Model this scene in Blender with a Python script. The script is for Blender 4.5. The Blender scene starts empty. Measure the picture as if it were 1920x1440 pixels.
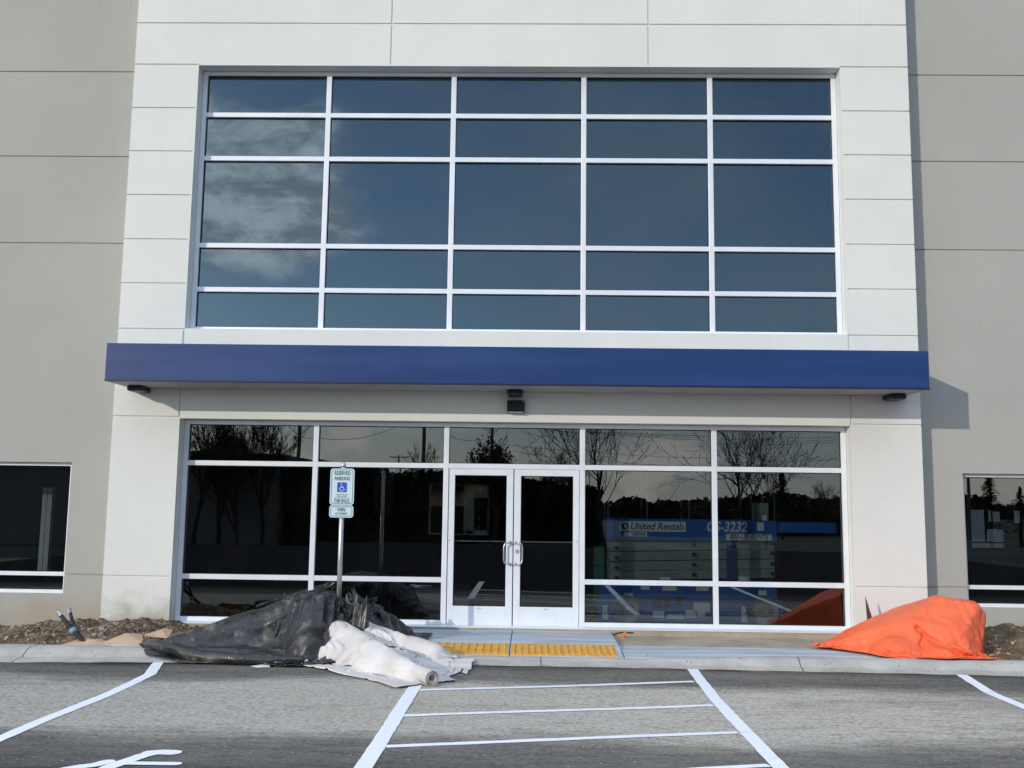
import bpy, bmesh, math, random, zlib, base64, struct
import numpy as np
from mathutils import Vector, Matrix
C = bpy.context.scene.collection
SC = bpy.context.scene
PI = math.pi

# ------------------------------------------------------------ mesh helpers
class MB:
    def __init__(s): s.v=[]; s.f=[]; s.m=[]
    def add(s, vs, fs, mi=0):
        o=len(s.v); s.v+=[tuple(p) for p in vs]; s.f+=[tuple(i+o for i in f) for f in fs]; s.m+=[mi]*len(fs)
    def box(s, x0,x1,y0,y1,z0,z1, mi=0, c=0.0):
        if c<=0:
            s.add([(x0,y0,z0),(x1,y0,z0),(x1,y1,z0),(x0,y1,z0),(x0,y0,z1),(x1,y0,z1),(x1,y1,z1),(x0,y1,z1)],
                  [(0,3,2,1),(4,5,6,7),(0,1,5,4),(1,2,6,5),(2,3,7,6),(3,0,4,7)],mi); return
        bm=bmesh.new(); bmesh.ops.create_cube(bm,size=1)
        for v in bm.verts:
            v.co=Vector(((x0+x1)/2+v.co.x*(x1-x0),(y0+y1)/2+v.co.y*(y1-y0),(z0+z1)/2+v.co.z*(z1-z0)))
        bmesh.ops.bevel(bm,geom=bm.edges[:],offset=c,segments=2,affect='EDGES')
        s.bm(bm,mi)
    def bm(s,bm,mi=0,M=None):
        bm.verts.index_update()
        s.add([(M@v.co if M else v.co) for v in bm.verts],[[v.index for v in f.verts] for f in bm.faces],mi); bm.free()
    def tube(s, pts, rads, n=8, mi=0, cap=True):
        pts=[Vector(p) for p in pts]
        if not hasattr(rads,'__len__'): rads=[rads]*len(pts)
        o=len(s.v); up=None
        for i,p in enumerate(pts):
            d=(pts[min(i+1,len(pts)-1)]-pts[max(i-1,0)])
            if d.length<1e-9: d=Vector((0,0,1))
            d.normalize()
            if up is None: up=d.orthogonal().normalized()
            else:
                up=(up-d*up.dot(d))
                up=up.normalized() if up.length>1e-6 else d.orthogonal().normalized()
            w=d.cross(up)
            for k in range(n):
                a=2*PI*k/n
                s.v.append(tuple(p+(up*math.cos(a)+w*math.sin(a))*rads[i]))
        for i in range(len(pts)-1):
            for k in range(n):
                a=o+i*n+k; b=o+i*n+(k+1)%n
                s.f.append((a,b,b+n,a+n)); s.m.append(mi)
        if cap:
            s.f.append(tuple(o+k for k in range(n))[::-1]); s.m.append(mi)
            e=o+(len(pts)-1)*n
            s.f.append(tuple(e+k for k in range(n))); s.m.append(mi)
    def ico(s, c, r, sub=1, mi=0, rng=None, amp=0.0):
        bm=bmesh.new(); bmesh.ops.create_icosphere(bm,subdivisions=sub,radius=1)
        for v in bm.verts:
            k=1+(rng.uniform(-amp,amp) if rng else 0)
            v.co=Vector((v.co.x*r[0]*k+c[0],v.co.y*r[1]*k+c[1],v.co.z*r[2]*k+c[2]))
        s.bm(bm,mi)
    def poly(s, pts, y0, y1, mi=0):   # outline in x,z extruded between y0 and y1
        n=len(pts)
        s.add([(p[0],y0,p[1]) for p in pts]+[(p[0],y1,p[1]) for p in pts],
              [tuple(range(n)),tuple(range(2*n-1,n-1,-1))]+[(i,i+n,(i+1)%n+n,(i+1)%n) for i in range(n)],mi)
    def flat(s, pts, z0, z1, mi=0):   # outline in x,y extruded between z0 and z1
        n=len(pts)
        s.add([(p[0],p[1],z1) for p in pts]+[(p[0],p[1],z0) for p in pts],
              [tuple(range(n)),tuple(range(2*n-1,n-1,-1))]+[(i,i+n,(i+1)%n+n,(i+1)%n) for i in range(n)],mi)
    def build(s, name, mats, parent=None, smooth=False, loc=None, fix=False):
        me=bpy.data.meshes.new(name); me.from_pydata(s.v,[],s.f)
        if not isinstance(mats,(list,tuple)): mats=[mats]
        for m in mats: me.materials.append(m)
        if len(mats)>1: me.polygons.foreach_set('material_index',s.m)
        if smooth: me.polygons.foreach_set('use_smooth',[True]*len(me.polygons))
        if fix:
            b=bmesh.new(); b.from_mesh(me); bmesh.ops.recalc_face_normals(b,faces=b.faces[:]); b.to_mesh(me); b.free()
        me.update()
        o=bpy.data.objects.new(name,me); C.objects.link(o)
        if parent:
            o.parent=parent
            o.matrix_parent_inverse=Matrix.Translation(parent_loc(parent)).inverted()
        return o

def parent_loc(p):
    l=Vector((0,0,0))
    while p: l=l+p.location+p.matrix_parent_inverse.translation; p=p.parent
    return l
def empty(name, loc=(0,0,0)):
    o=bpy.data.objects.new(name,None); C.objects.link(o); o.location=loc; o.empty_display_size=.1; return o
def tag(o,label=None,cat=None,group=None,kind=None):
    if label: o['label']=label
    if cat: o['category']=cat
    if group: o['group']=group
    if kind: o['kind']=kind
    return o
def bevel(o,w=.01,seg=2):
    m=o.modifiers.new('bevel','BEVEL'); m.width=w; m.segments=seg; m.limit_method='ANGLE'; return o
def wn(o):
    m=o.modifiers.new('wn','WEIGHTED_NORMAL'); return o

# ------------------------------------------------------------ materials
class NT:
    def __init__(s,name):
        s.mat=bpy.data.materials.new(name); s.mat.use_nodes=True; s.t=s.mat.node_tree; s.n=s.t.nodes; s.n.clear()
        s.out=s.n.new('ShaderNodeOutputMaterial')
    def N(s,typ,**k):
        n=s.n.new('ShaderNode'+typ)
        for a,b in k.items(): setattr(n,a,b)
        return n
    def L(s,a,b): s.t.links.new(a,b)
    def coord(s,kind='Object',scale=None):
        c=s.N('TexCoord')
        if scale is None: return c.outputs[kind]
        m=s.N('Mapping'); m.inputs['Scale'].default_value=scale; s.L(c.outputs[kind],m.inputs[0]); return m.outputs[0]
    def noise(s,co,scale,detail=4,rough=.55,dist=0):
        n=s.N('TexNoise'); s.L(co,n.inputs['Vector']); n.inputs['Scale'].default_value=scale
        n.inputs['Detail'].default_value=detail; n.inputs['Roughness'].default_value=rough; n.inputs['Distortion'].default_value=dist
        return n.outputs['Fac']
    def ramp(s,fac,stops):
        r=s.N('ValToRGB'); s.L(fac,r.inputs[0]); e=r.color_ramp.elements
        while len(e)<len(stops): e.new(.5)
        for i,(p,c) in enumerate(stops):
            e[i].position=p; e[i].color=(c[0],c[1],c[2],1) if hasattr(c,'__len__') else (c,c,c,1)
        return r.outputs[0]
    def mix(s,fac,a,b,blend='MIX'):
        m=s.N('Mix',data_type='RGBA',blend_type=blend)
        for sock,v in ((m.inputs[0],fac),(m.inputs[6],a),(m.inputs[7],b)):
            if hasattr(v,'is_linked') : s.L(v,sock)
            elif hasattr(v,'__len__'): sock.default_value=(v[0],v[1],v[2],1)
            else: sock.default_value=v
        return m.outputs[2]
    def math(s,op,a,b=0.0,clamp=False):
        m=s.N('Math',operation=op,use_clamp=clamp)
        for sock,v in ((m.inputs[0],a),(m.inputs[1],b)):
            if hasattr(v,'is_linked'): s.L(v,sock)
            else: sock.default_value=v
        return m.outputs[0]
    def range(s,v,a,b,c=0.0,d=1.0):
        m=s.N('MapRange',interpolation_type='SMOOTHSTEP'); s.L(v,m.inputs[0])
        for i,x in enumerate((a,b,c,d)): m.inputs[i+1].default_value=x
        return m.outputs[0]
    def bump(s,h,strength=.3,dist=.01,normal=None):
        b=s.N('Bump'); s.L(h,b.inputs['Height']); b.inputs['Strength'].default_value=strength; b.inputs['Distance'].default_value=dist
        if normal: s.L(normal,b.inputs['Normal'])
        return b.outputs[0]
    def pbr(s,col,rough=.6,metal=0,normal=None,spec=.5,**k):
        p=s.N('BsdfPrincipled')
        for sock,v in ((p.inputs['Base Color'],col),(p.inputs['Roughness'],rough),(p.inputs['Metallic'],metal)):
            if hasattr(v,'is_linked'): s.L(v,sock)
            elif hasattr(v,'__len__'): sock.default_value=(v[0],v[1],v[2],1)
            else: sock.default_value=v
        p.inputs['Specular IOR Level'].default_value=spec
        for a,b in k.items(): p.inputs[a].default_value=b
        if normal: s.L(normal,p.inputs['Normal'])
        s.L(p.outputs[0],s.out.inputs[0]); return s.mat

def simple(name,col,rough=.5,metal=0,var=.06,nscale=6,bump=0,spec=.5,bscale=60):
    t=NT(name); co=t.coord(); n=t.noise(co,nscale,5)
    c=t.mix(t.range(n,.3,.7),[x*(1-var) for x in col],[min(1,x*(1+var)) for x in col])
    nm=t.bump(t.noise(co,bscale,3),bump,.004) if bump else None
    return t.pbr(c,rough,metal,nm,spec)

def wall_paint(name,col,dirt=None):
    t=NT(name); co=t.coord()
    a=t.noise(co,.55,6,.6); b=t.noise(co,7,5,.6)
    streak=t.noise(t.coord(scale=(5,5,.35)),1.6,5,.6)
    c=t.mix(t.range(a,.3,.72),[x*.955 for x in col],[min(1,x*1.03) for x in col])
    c=t.mix(t.math('MULTIPLY',t.range(b,.45,.75),.25),c,[x*.9 for x in col])
    c=t.mix(t.math('MULTIPLY',t.range(streak,.5,.8),.22),c,[x*.86 for x in col])
    dr=t.noise(t.coord(scale=(9,9,.12)),3.0,3,.5); dm=t.math('MULTIPLY',t.math('GREATER_THAN',dr,.69),t.range(t.noise(co,.8,3),.45,.6))
    c=t.mix(t.math('MULTIPLY',dm,.22),c,[x*.55 for x in col])
    sep=t.N('SeparateXYZ'); t.L(co,sep.inputs[0])
    # splashed soil near the ground, with a ragged upper edge
    z=t.math('ADD',sep.outputs[2],t.math('MULTIPLY',t.math('SUBTRACT',t.noise(co,2.6,6,.62),.5),-1.1))
    m=t.range(z,.50,-.10)
    if dirt:
        # heavier splashes between the given x limits
        xr=t.math('MULTIPLY',t.range(sep.outputs[0],dirt[0]-.5,dirt[0]),t.range(sep.outputs[0],dirt[1]+.5,dirt[1]))
        m=t.math('MULTIPLY',m,t.math('ADD',t.math('MULTIPLY',xr,.80),.04))
    else: m=t.math('MULTIPLY',m,.25)
    c=t.mix(m,c,(.40,.34,.255))
    nm=t.bump(t.noise(co,26,6,.65),.22,.006)
    nm=t.bump(t.noise(co,1.3,3),.15,.02,nm)
    return t.pbr(c,.82,0,nm,.25)

def lin(r,g,b): return tuple((x/255/12.92 if x/255<=.04045 else ((x/255+.055)/1.055)**2.4) for x in (r,g,b))

M={}
M['white_wall']=wall_paint('painted_white_concrete',(.77,.775,.74),dirt=(-6.2,-5.2))
M['grey_wall']=wall_paint('painted_grey_concrete',(.43,.425,.392),dirt=(-8.5,-6.0))
M['frame']=simple('anodised_frame',(.82,.85,.90),.38,.1,.04,3)
M['door_paint']=simple('door_white_metal',(.80,.83,.88),.35,.05,.03,4)
M['steel']=simple('galvanised_steel',(.55,.57,.6),.38,.75,.12,18)
M['handle']=simple('satin_steel',(.6,.6,.6),.3,.9,.05,10)
M['black']=simple('black_metal',(.012,.012,.014),.4,0,.1,10)
M['rubber']=simple('black_rubber',(.02,.02,.022),.7,0,.2,20)
M['soffit']=simple('soffit_metal',(.36,.36,.37),.5,0,.08,3)
M['dark_room']=simple('unlit_room_black',(.012,.012,.013),.9,0,.25,1.2,spec=.1)  # near-black colour carries the darkness of an unlit room
M['foundation']=None

def mk_canopy():
    t=NT('blue_canopy_metal'); co=t.coord()
    n=t.noise(t.coord(scale=(.25,1,2.2)),2.2,4,.5); f=t.noise(co,40,4,.6)
    c=t.mix(t.range(n,.35,.7),(.012,.041,.155),(.016,.053,.190))
    c=t.mix(t.math('MULTIPLY',t.range(f,.62,.75),.12),c,(.2,.24,.35))
    nm=t.bump(t.noise(t.coord(scale=(.6,1,3)),1.4,2),.12,.03)
    return t.pbr(c,t.mix(t.range(n,.3,.7),(.36,)*3,(.5,)*3),0,nm,.4)
M['canopy']=mk_canopy()

def mk_glass(name,tint,ior=1.95,dust=.012,coat=(.94,.98,1)):
    t=NT(name); co=t.coord()
    fr=t.N('Fresnel'); fr.inputs[0].default_value=ior
    wav=t.bump(t.noise(t.coord(scale=(1,1,1)),.9,2,.4),.045,.02)
    g=t.N('BsdfGlossy'); g.inputs['Roughness'].default_value=0.0; g.inputs['Color'].default_value=(*coat,1); t.L(wav,g.inputs['Normal'])
    tr=t.N('BsdfTransparent'); tr.inputs[0].default_value=(*tint,1)
    mx=t.N('MixShader'); geo=t.N('NewGeometry'); t.L(t.math('MULTIPLY',fr.outputs[0],t.math('SUBTRACT',1.0,geo.outputs['Backfacing'])),mx.inputs[0]); t.L(tr.outputs[0],mx.inputs[1]); t.L(g.outputs[0],mx.inputs[2])
    # thin film of dust and specks on the outside
    d=t.N('BsdfDiffuse'); d.inputs[0].default_value=(.55,.52,.48,1)
    sp=t.N('TexVoronoi'); t.L(co,sp.inputs['Vector']); sp.inputs['Scale'].default_value=9
    spk=t.math('MULTIPLY',t.math('LESS_THAN',sp.outputs['Distance'],.045),t.math('GREATER_THAN',t.noise(co,.9,3),.60))
    fac=t.math('ADD',t.math('MULTIPLY',t.range(t.noise(t.coord(scale=(1.2,1,.5)),1.7,6,.65),.42,.85),dust),t.math('MULTIPLY',spk,.35),True)
    m2=t.N('MixShader'); t.L(fac,m2.inputs[0]); t.L(mx.outputs[0],m2.inputs[1]); t.L(d.outputs[0],m2.inputs[2])
    t.L(m2.outputs[0],t.out.inputs[0]); return t.mat
M['glass_up']=mk_glass('tinted_upper_glass',(.55,.6,.65),2.55,.015,(.70,.90,1.0))
M['glass']=mk_glass('tinted_lower_glass',(.64,.67,.68),2.25,.005)

def mk_concrete(name,a,b,dirt=(.3,.24,.16),damt=.3,pit=True,joint=None):
    t=NT(name); co=t.coord()
    n=t.noise(co,1.3,6,.62); n2=t.noise(co,14,5,.6)
    c=t.mix(t.range(n,.32,.68),a,b)
    c=t.mix(t.math('MULTIPLY',t.range(t.noise(co,3.1,6,.7),.5,.72),damt),c,dirt)
    c=t.mix(t.math('MULTIPLY',t.range(n2,.55,.8),.3),c,[x*.8 for x in a])
    h=t.noise(co,70,5,.65)
    if pit:
        v=t.N('TexVoronoi'); t.L(co,v.inputs['Vector']); v.inputs['Scale'].default_value=16
        p=t.math('MULTIPLY',t.math('LESS_THAN',v.outputs['Distance'],.16),t.math('GREATER_THAN',t.noise(co,5,2),.57))
        c=t.mix(t.math('MULTIPLY',p,.75),c,(.05,.045,.04))
    if joint:
        sx=t.N('SeparateXYZ'); t.L(co,sx.inputs[0]); jf=t.math('FRACT',t.math('DIVIDE',t.math('ADD',sx.outputs[0],30-.13),joint))
        c=t.mix(t.math('MULTIPLY',t.math('LESS_THAN',jf,.005),.8),c,(.05,.05,.05))
    return t.pbr(c,.88,0,t.bump(h,.35,.005),.25)
M['foundation']=mk_concrete('foundation_concrete',(.36,.30,.215),(.46,.39,.29),(.24,.18,.11),.35)
M['kerb']=mk_concrete('kerb_concrete',(.38,.37,.345),(.50,.485,.45),(.2,.17,.13),.3,joint=3.0)
M['slab']=mk_concrete('fresh_concrete',(.40,.43,.46),(.56,.58,.60),(.45,.36,.25),.16,False)
M['slab_ground']=mk_concrete('dusty_bed_concrete',(.36,.31,.24),(.48,.42,.33),(.22,.17,.12),.45)

def mk_asphalt():
    t=NT('asphalt'); co=t.coord(); sep=t.N('SeparateXYZ'); t.L(co,sep.inputs[0])
    st=t.coord(scale=(.22,1.6,1)); y=sep.outputs[1]
    yw=t.math('ADD',y,t.math('MULTIPLY',t.math('SUBTRACT',t.noise(t.coord(scale=(.25,.6,1)),1.1,4,.6),.5),1.5))
    # compacted grey dust dragged over the lot by vehicles, parallel to the kerb
    band=t.math('MULTIPLY',t.range(yw,-3.1,-3.9),t.range(yw,-6.2,-5.3))
    near=t.math('MULTIPLY',t.range(yw,-2.3,-2.75),t.range(yw,-7.6,-6.3))
    grain=t.noise(co,85,5,.7); streak=t.noise(t.coord(scale=(1.1,4.2,1)),3.0,9,.74); patch=t.noise(st,1.0,6,.65)
    gr2=t.noise(t.coord(scale=(.8,1.5,1)),26,7,.8)
    base=t.mix(t.range(grain,.3,.72),(.013,.014,.016),(.062,.062,.065))
    dust=t.mix(t.range(gr2,.34,.66),(.215,.198,.168),(.60,.565,.50))
    dust=t.mix(t.math('MULTIPLY',t.range(streak,.46,.62),.5),dust,(.47,.455,.43))
    amt=t.math('ADD',t.math('MULTIPLY',band,.86),t.math('MULTIPLY',near,.36))
    amt=t.math('MULTIPLY',amt,t.range(streak,.22,.60,.55,1.0))
    amt=t.math('MULTIPLY',amt,t.range(patch,.28,.6,.75,1.05))
    side=t.range(sep.outputs[0],8,1.5,.45,1.0)
    amt=t.math('MULTIPLY',amt,side,True)
    c=t.mix(amt,base,dust)
    v=t.N('TexVoronoi'); t.L(co,v.inputs['Vector']); v.inputs['Scale'].default_value=13
    sp=t.math('MULTIPLY',t.math('LESS_THAN',v.outputs['Distance'],.10),t.math('GREATER_THAN',t.noise(co,2.3,4),.50))
    c=t.mix(t.math('MULTIPLY',sp,.8),c,(.55,.52,.48))
    h=t.math('ADD',grain,t.math('MULTIPLY',t.noise(co,22,3),.6))
    d=t.N('BsdfDiffuse'); d.inputs['Roughness'].default_value=.6; t.L(c,d.inputs[0]); t.L(t.bump(h,.8,.012),d.inputs['Normal']); t.L(d.outputs[0],t.out.inputs[0]); return t.mat
M['asphalt']=mk_asphalt()
def mk_paint():
    t=NT('road_paint'); co=t.coord()
    n=t.noise(co,60,5,.7); w=t.noise(co,3,5,.6)
    c=t.mix(t.range(n,.3,.55),(.74,.77,.82),(.88,.91,.95))
    c=t.mix(t.math('MULTIPLY',t.range(w,.6,.75),.35),c,(.45,.44,.43))
    return t.pbr(c,.7,0,t.bump(t.noise(co,85,4),.5,.008),.3)
M['paint']=mk_paint()
def mk_soil():
    t=NT('dug_soil'); co=t.coord()
    v=t.N('TexVoronoi'); t.L(co,v.inputs['Vector']); v.inputs['Scale'].default_value=26
    n=t.noise(co,5,6,.65); f=t.noise(co,45,5,.7)
    c=t.mix(t.range(n,.3,.7),(.14,.098,.062),(.27,.20,.135))
    c=t.mix(t.math('MULTIPLY',t.range(f,.5,.7),.6),c,(.40,.33,.25))
    c=t.mix(t.math('MULTIPLY',t.range(f,.5,.3),.6),c,(.055,.04,.028))
    return t.pbr(c,.95,0,t.bump(t.math('ADD',f,v.outputs['Distance']),1.0,.03),.1)
M['soil']=mk_soil()
def mk_stone():
    t=NT('rubble_stone'); co=t.coord(); 
    v=t.N('TexVoronoi'); t.L(co,v.inputs['Vector']); v.inputs['Scale'].default_value=22
    c=t.ramp(v.outputs['Color'],[(0,(.13,.095,.065)),(.35,(.27,.20,.14)),(.7,(.33,.27,.21)),(1,(.58,.54,.48))])
    return t.pbr(c,.9,0,t.bump(t.noise(co,60,4),.6,.006),.2)
M['stone']=mk_stone()
def mk_tactile():
    t=NT('yellow_tactile'); co=t.coord(); n=t.noise(co,9,6,.65)
    c=t.mix(t.range(n,.35,.7),(.66,.33,.05),(.80,.45,.10))
    c=t.mix(t.math('MULTIPLY',t.range(t.noise(co,2.7,5,.7),.5,.7),.35),c,(.55,.40,.22))
    return t.pbr(c,.7,0,t.bump(t.noise(co,80,3),.3,.003),.3)
M['tactile']=mk_tactile()
M['bark']=simple('bark',(.05,.038,.03),.9,0,.3,8,spec=.1)
M['leaf']=simple('dry_leaf',(.10,.062,.03),.8,0,.4,3,spec=.2)
M['needle']=simple('conifer_needles',(.02,.04,.018),.8,0,.4,3,spec=.2)
M['hedge']=simple('dark_brush',(.03,.03,.02),.9,0,.4,1,spec=.1)
M['cardboard']=simple('cardboard',(.50,.36,.23),.9,0,.12,8,.3)
M['wood_pole']=simple('pole_timber',(.10,.08,.06),.9,0,.2,5)
M['rust']=simple('rusty_steel',(.11,.055,.035),.85,0,.4,25,.5)
M['pink']=simple('red_plastic',(.55,.10,.07),.5)
M['orange_bit']=simple('orange_plastic',(.75,.24,.08),.5)
M['sheet_grey']=simple('grey_plastic_sheet',(.45,.50,.55),.5,0,.1,6)
M['white_bit']=simple('white_scrap',(.72,.68,.62),.8,0,.08,9)
M['lift_blue']=simple('lift_blue_paint',(.020,.115,.40),.4,0,.1,4)
M['lift_grey']=simple('lift_grey_beam',(.20,.25,.215),.55,0,.12,4)
M['lift_green']=simple('green_ladder',(.02,.12,.07),.5)
M['tyre']=simple('grey_tyre',(.32,.31,.29),.8,0,.15,10)
M['decal']=simple('white_decal',(.62,.65,.64),.5,0,.03,4)
M['decal_ink']=simple('black_ink',(.015,.015,.02),.5)
M['sign_white']=simple('sign_sheeting',(.62,.74,.80),.35,0,.04,5)
M['sign_green']=simple('sign_green_ink',(.03,.14,.13),.4)
M['sign_blue']=simple('sign_blue_ink',(.02,.09,.48),.4)
M['white_board']=simple('white_board',(.7,.72,.74),.7)
M['far_wall']=simple('far_building_wall',(.16,.15,.14),.8)
M['far_roof']=simple('far_building_roof',(.05,.05,.055),.8)
def mk_brick():
    t=NT('brickwork'); co=t.coord(); m=t.N('Mapping'); m.inputs['Rotation'].default_value=(PI/2,0,0); t.L(co,m.inputs[0])
    b=t.N('TexBrick'); t.L(m.outputs[0],b.inputs[0]); b.inputs['Scale'].default_value=4
    b.inputs['Color1'].default_value=(.80,.50,.32,1); b.inputs['Color2'].default_value=(.7,.42,.25,1); b.inputs['Mortar'].default_value=(.6,.55,.45,1)
    return t.pbr(b.outputs[0],.9)
M['brick']=mk_brick()
M['pier_stone']=simple('pale_stone',(.82,.78,.62),.9,0,.25,9)

# ------------------------------------------------------------ light, sky, camera
SUN=Vector((-.93,-1,.42)).normalized()
def make_world():
    w=bpy.data.worlds.new('World'); SC.world=w; w.use_nodes=True; t=w.node_tree; n=t.nodes; n.clear()
    N=lambda typ,**k:(lambda x:[setattr(x,a,b) for a,b in k.items()] and x or x)(n.new('ShaderNode'+typ))
    out=N('OutputWorld'); bg=N('Background'); sky=N('TexSky'); sky.sky_type='NISHITA'; sky.sun_disc=False
    sky.sun_elevation=math.asin(SUN.z); sky.sun_rotation=math.atan2(SUN.x,SUN.y); sky.altitude=200
    sky.air_density=1.0; sky.dust_density=.5; sky.ozone_density=3.0
    co=N('TexCoord'); sp=N('SeparateXYZ'); t.links.new(co.outputs['Generated'],sp.inputs[0])
    def mth(op,a,b=0.0,cl=False):
        m=N('Math',operation=op); m.use_clamp=cl
        for s,v in ((m.inputs[0],a),(m.inputs[1],b)):
            if hasattr(v,'is_linked'): t.links.new(v,s)
            else: s.default_value=v
        return m.outputs[0]
    def rng(v,a,b,c=0,d=1):
        m=N('MapRange',interpolation_type='SMOOTHSTEP'); t.links.new(v,m.inputs[0])
        for i,x in enumerate((a,b,c,d)): m.inputs[i+1].default_value=x
        return m.outputs[0]
    def noise(vec,sc,det,ro=.55,dist=0):
        q=N('TexNoise'); t.links.new(vec,q.inputs['Vector']); q.inputs['Scale'].default_value=sc; q.inputs['Detail'].default_value=det
        q.inputs['Roughness'].default_value=ro; q.inputs['Distortion'].default_value=dist; return q.outputs['Fac']
    def mixc(f,a,b):
        m=N('Mix',data_type='RGBA')
        for s,v in ((m.inputs[0],f),(m.inputs[6],a),(m.inputs[7],b)):
            if hasattr(v,'is_linked'): t.links.new(v,s)
            elif hasattr(v,'__len__'): s.default_value=(*v,1)
            else: s.default_value=v
        return m.outputs[2]
    el=sp.outputs[2]; az=mth('DIVIDE',sp.outputs[0],mth('MAXIMUM',mth('ABSOLUTE',sp.outputs[1]),.05))
    mp=N('Mapping'); mp.inputs['Scale'].default_value=(1,1,1.9); t.links.new(co.outputs['Generated'],mp.inputs[0])
    big=noise(mp.outputs[0],5.5,9,.58,.3); wisp=noise(mp.outputs[0],13,8,.62,.5); low=noise(mp.outputs[0],2.4,5,.5)
    # a broken cumulus bank in the south-western sky, thin veil elsewhere
    back=rng(sp.outputs[1],.1,-.2)
    bank=mth('MULTIPLY',mth('MULTIPLY',rng(az,-.13,-.235),rng(el,.17,.25)),mth('MULTIPLY',rng(el,.43,.36),back))
    dens=mth('ADD',big,mth('MULTIPLY',bank,.15))
    m_bank=mth('MULTIPLY',mth('MULTIPLY',rng(dens,.545,.72),bank),.85)
    veil=mth('MULTIPLY',rng(low,.42,.66),.46)
    lowc=mth('MULTIPLY',mth('MULTIPLY',rng(noise(mp.outputs[0],7,7,.6,.4),.52,.64),rng(el,.13,.07)),.55)
    c=mixc(0.0,sky.outputs[0],sky.outputs[0])
    K=CLOUD_K
    c=mixc(veil,c,tuple(K*x for x in (.50,.56,.64)))
    high=mth('MULTIPLY',rng(el,.46,.70),rng(low,.25,.55,.6,.95))  # bright overhead cloud, out of view, added to lift light on the ground
    c=mixc(high,c,tuple(K*x for x in (.94,1.10,1.36)))
    hor=mth('MULTIPLY',rng(el,.14,.02),.60)
    c=mixc(hor,c,tuple(K*x for x in (.74,.78,.80)))
    c=mixc(lowc,c,tuple(K*x for x in (1.4,1.27,1.17)))
    grey=mixc(rng(wisp,.40,.62),tuple(K*x for x in (.66,.68,.74)),tuple(K*x for x in (1.5,1.53,1.58)))
    c=mixc(m_bank,c,grey)
    t.links.new(c,bg.inputs[0]); bg.inputs[1].default_value=SKY_STR; t.links.new(bg.outputs[0],out.inputs[0])
SKY_STR=.15; CLOUD_K=8.0
make_world()
sl=bpy.data.lights.new('sun','SUN'); sl.energy=2.15; sl.angle=math.radians(.5); sl.color=(1,.92,.80)
so=bpy.data.objects.new('sun',sl); C.objects.link(so); so.rotation_euler=(-SUN).to_track_quat('-Z','Y').to_euler(); so.location=(-20,-20,15)
SC.view_settings.view_transform='Standard'; SC.view_settings.look='None'; SC.view_settings.exposure=0; SC.view_settings.gamma=1

cd=bpy.data.cameras.new('camera'); co_=bpy.data.objects.new('camera',cd); C.objects.link(co_)
cd.sensor_width=36; cd.lens=1836.484/1920*36; cd.clip_end=3000; cd.clip_start=.1
_Y=Vector((35,225,1836.484)).normalized(); _Z=Vector((195,-15020,1836.484)).normalized(); _X=_Y.cross(_Z)
Mx=Matrix((( _X.x,_Y.x,_Z.x),(_X.y,_Y.y,_Z.y),(_X.z,_Y.z,_Z.z))).transposed()   # image axes to world
r_=Mx@Vector((1,0,0)); u_=Mx@Vector((0,-1,0)); b_=Mx@Vector((0,0,-1))
co_.matrix_world=Matrix(((r_.x,u_.x,b_.x,0),(r_.y,u_.y,b_.y,-13.9),(r_.z,u_.z,b_.z,1.74),(0,0,0,1)))
SC.camera=co_

# ------------------------------------------------------------ ground
ROAD=-.12
def sheet(name,x0,x1,y0,y1,z,mat,label=None):
    m=MB(); m.add([(x0,y0,z),(x1,y0,z),(x1,y1,z),(x0,y1,z)],[(0,1,2,3)]); return tag(m.build(name,mat),label,kind='structure')
sheet('ground',-900,900,-1500,300,-.50,simple('field_soil',(.025,.03,.018),.95,0,.3,.2))
m=MB()   # gently rolling asphalt sheet
nx,ny=60,40
for j in range(ny+1):
    for i in range(nx+1):
        x=-16+32*i/nx; y=-30+27.80*j/ny
        m.v.append((x,y,ROAD+.006*math.sin(x*1.3+y*.7)*math.sin(y*1.1)))
for j in range(ny):
    for i in range(nx):
        a=j*(nx+1)+i; m.f.append((a,a+1,a+nx+2,a+nx+1)); m.m.append(0)
tag(m.build('parking_lot',M['asphalt'],smooth=True),'grey dusty asphalt parking lot in front of the building',kind='structure')
def rz(x,y): return ROAD+.006*math.sin(x*1.3+y*.7)*math.sin(y*1.1)

# kerb : profile swept along x with a lowered stretch at the tactile strip
def ktop(x):
    if x<-3.2: return .0
    if x<-1.3: return -.0-.05*(x+3.2)/1.9
    if x<1.3: return -.05
    if x<3.0: return -.05+.05*(x-1.3)/1.7
    return .0
m=MB(); rngk=random.Random(5)
xs=[-16+.1*i for i in range(321)]
prof=[]
for x in xs:
    t=ktop(x); w=.006*math.sin(x*9)+rngk.uniform(-.004,.004)
    foot=np.interp(x,[-16,-6,-4.3,-1.0,1.9,5.6,16],[-2.62,-2.60,-2.44,-2.29,-2.27,-2.42,-2.45]); s=(-foot-2.03)/.41
    prof.append([(x,-2.03,-.3),(x,-2.03,t),(x,-2.03-.12*s+w*.4,t-.002),(x,-2.03-.17*s+w,t-.018),(x,-2.03-.26*s+w,ROAD+.035+w),(x,foot+w*2,ROAD+.014+.4*w),(x,foot-.02+w*2,-.3)])
for p in prof: m.v+=p
for i in range(len(xs)-1):
    for k in range(6):
        a=i*7+k; m.f.append((a,a+7,a+8,a+1)); m.m.append(0)
kb=m.build('kerb',M['kerb'],fix=True); tag(kb,kind='structure')

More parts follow.
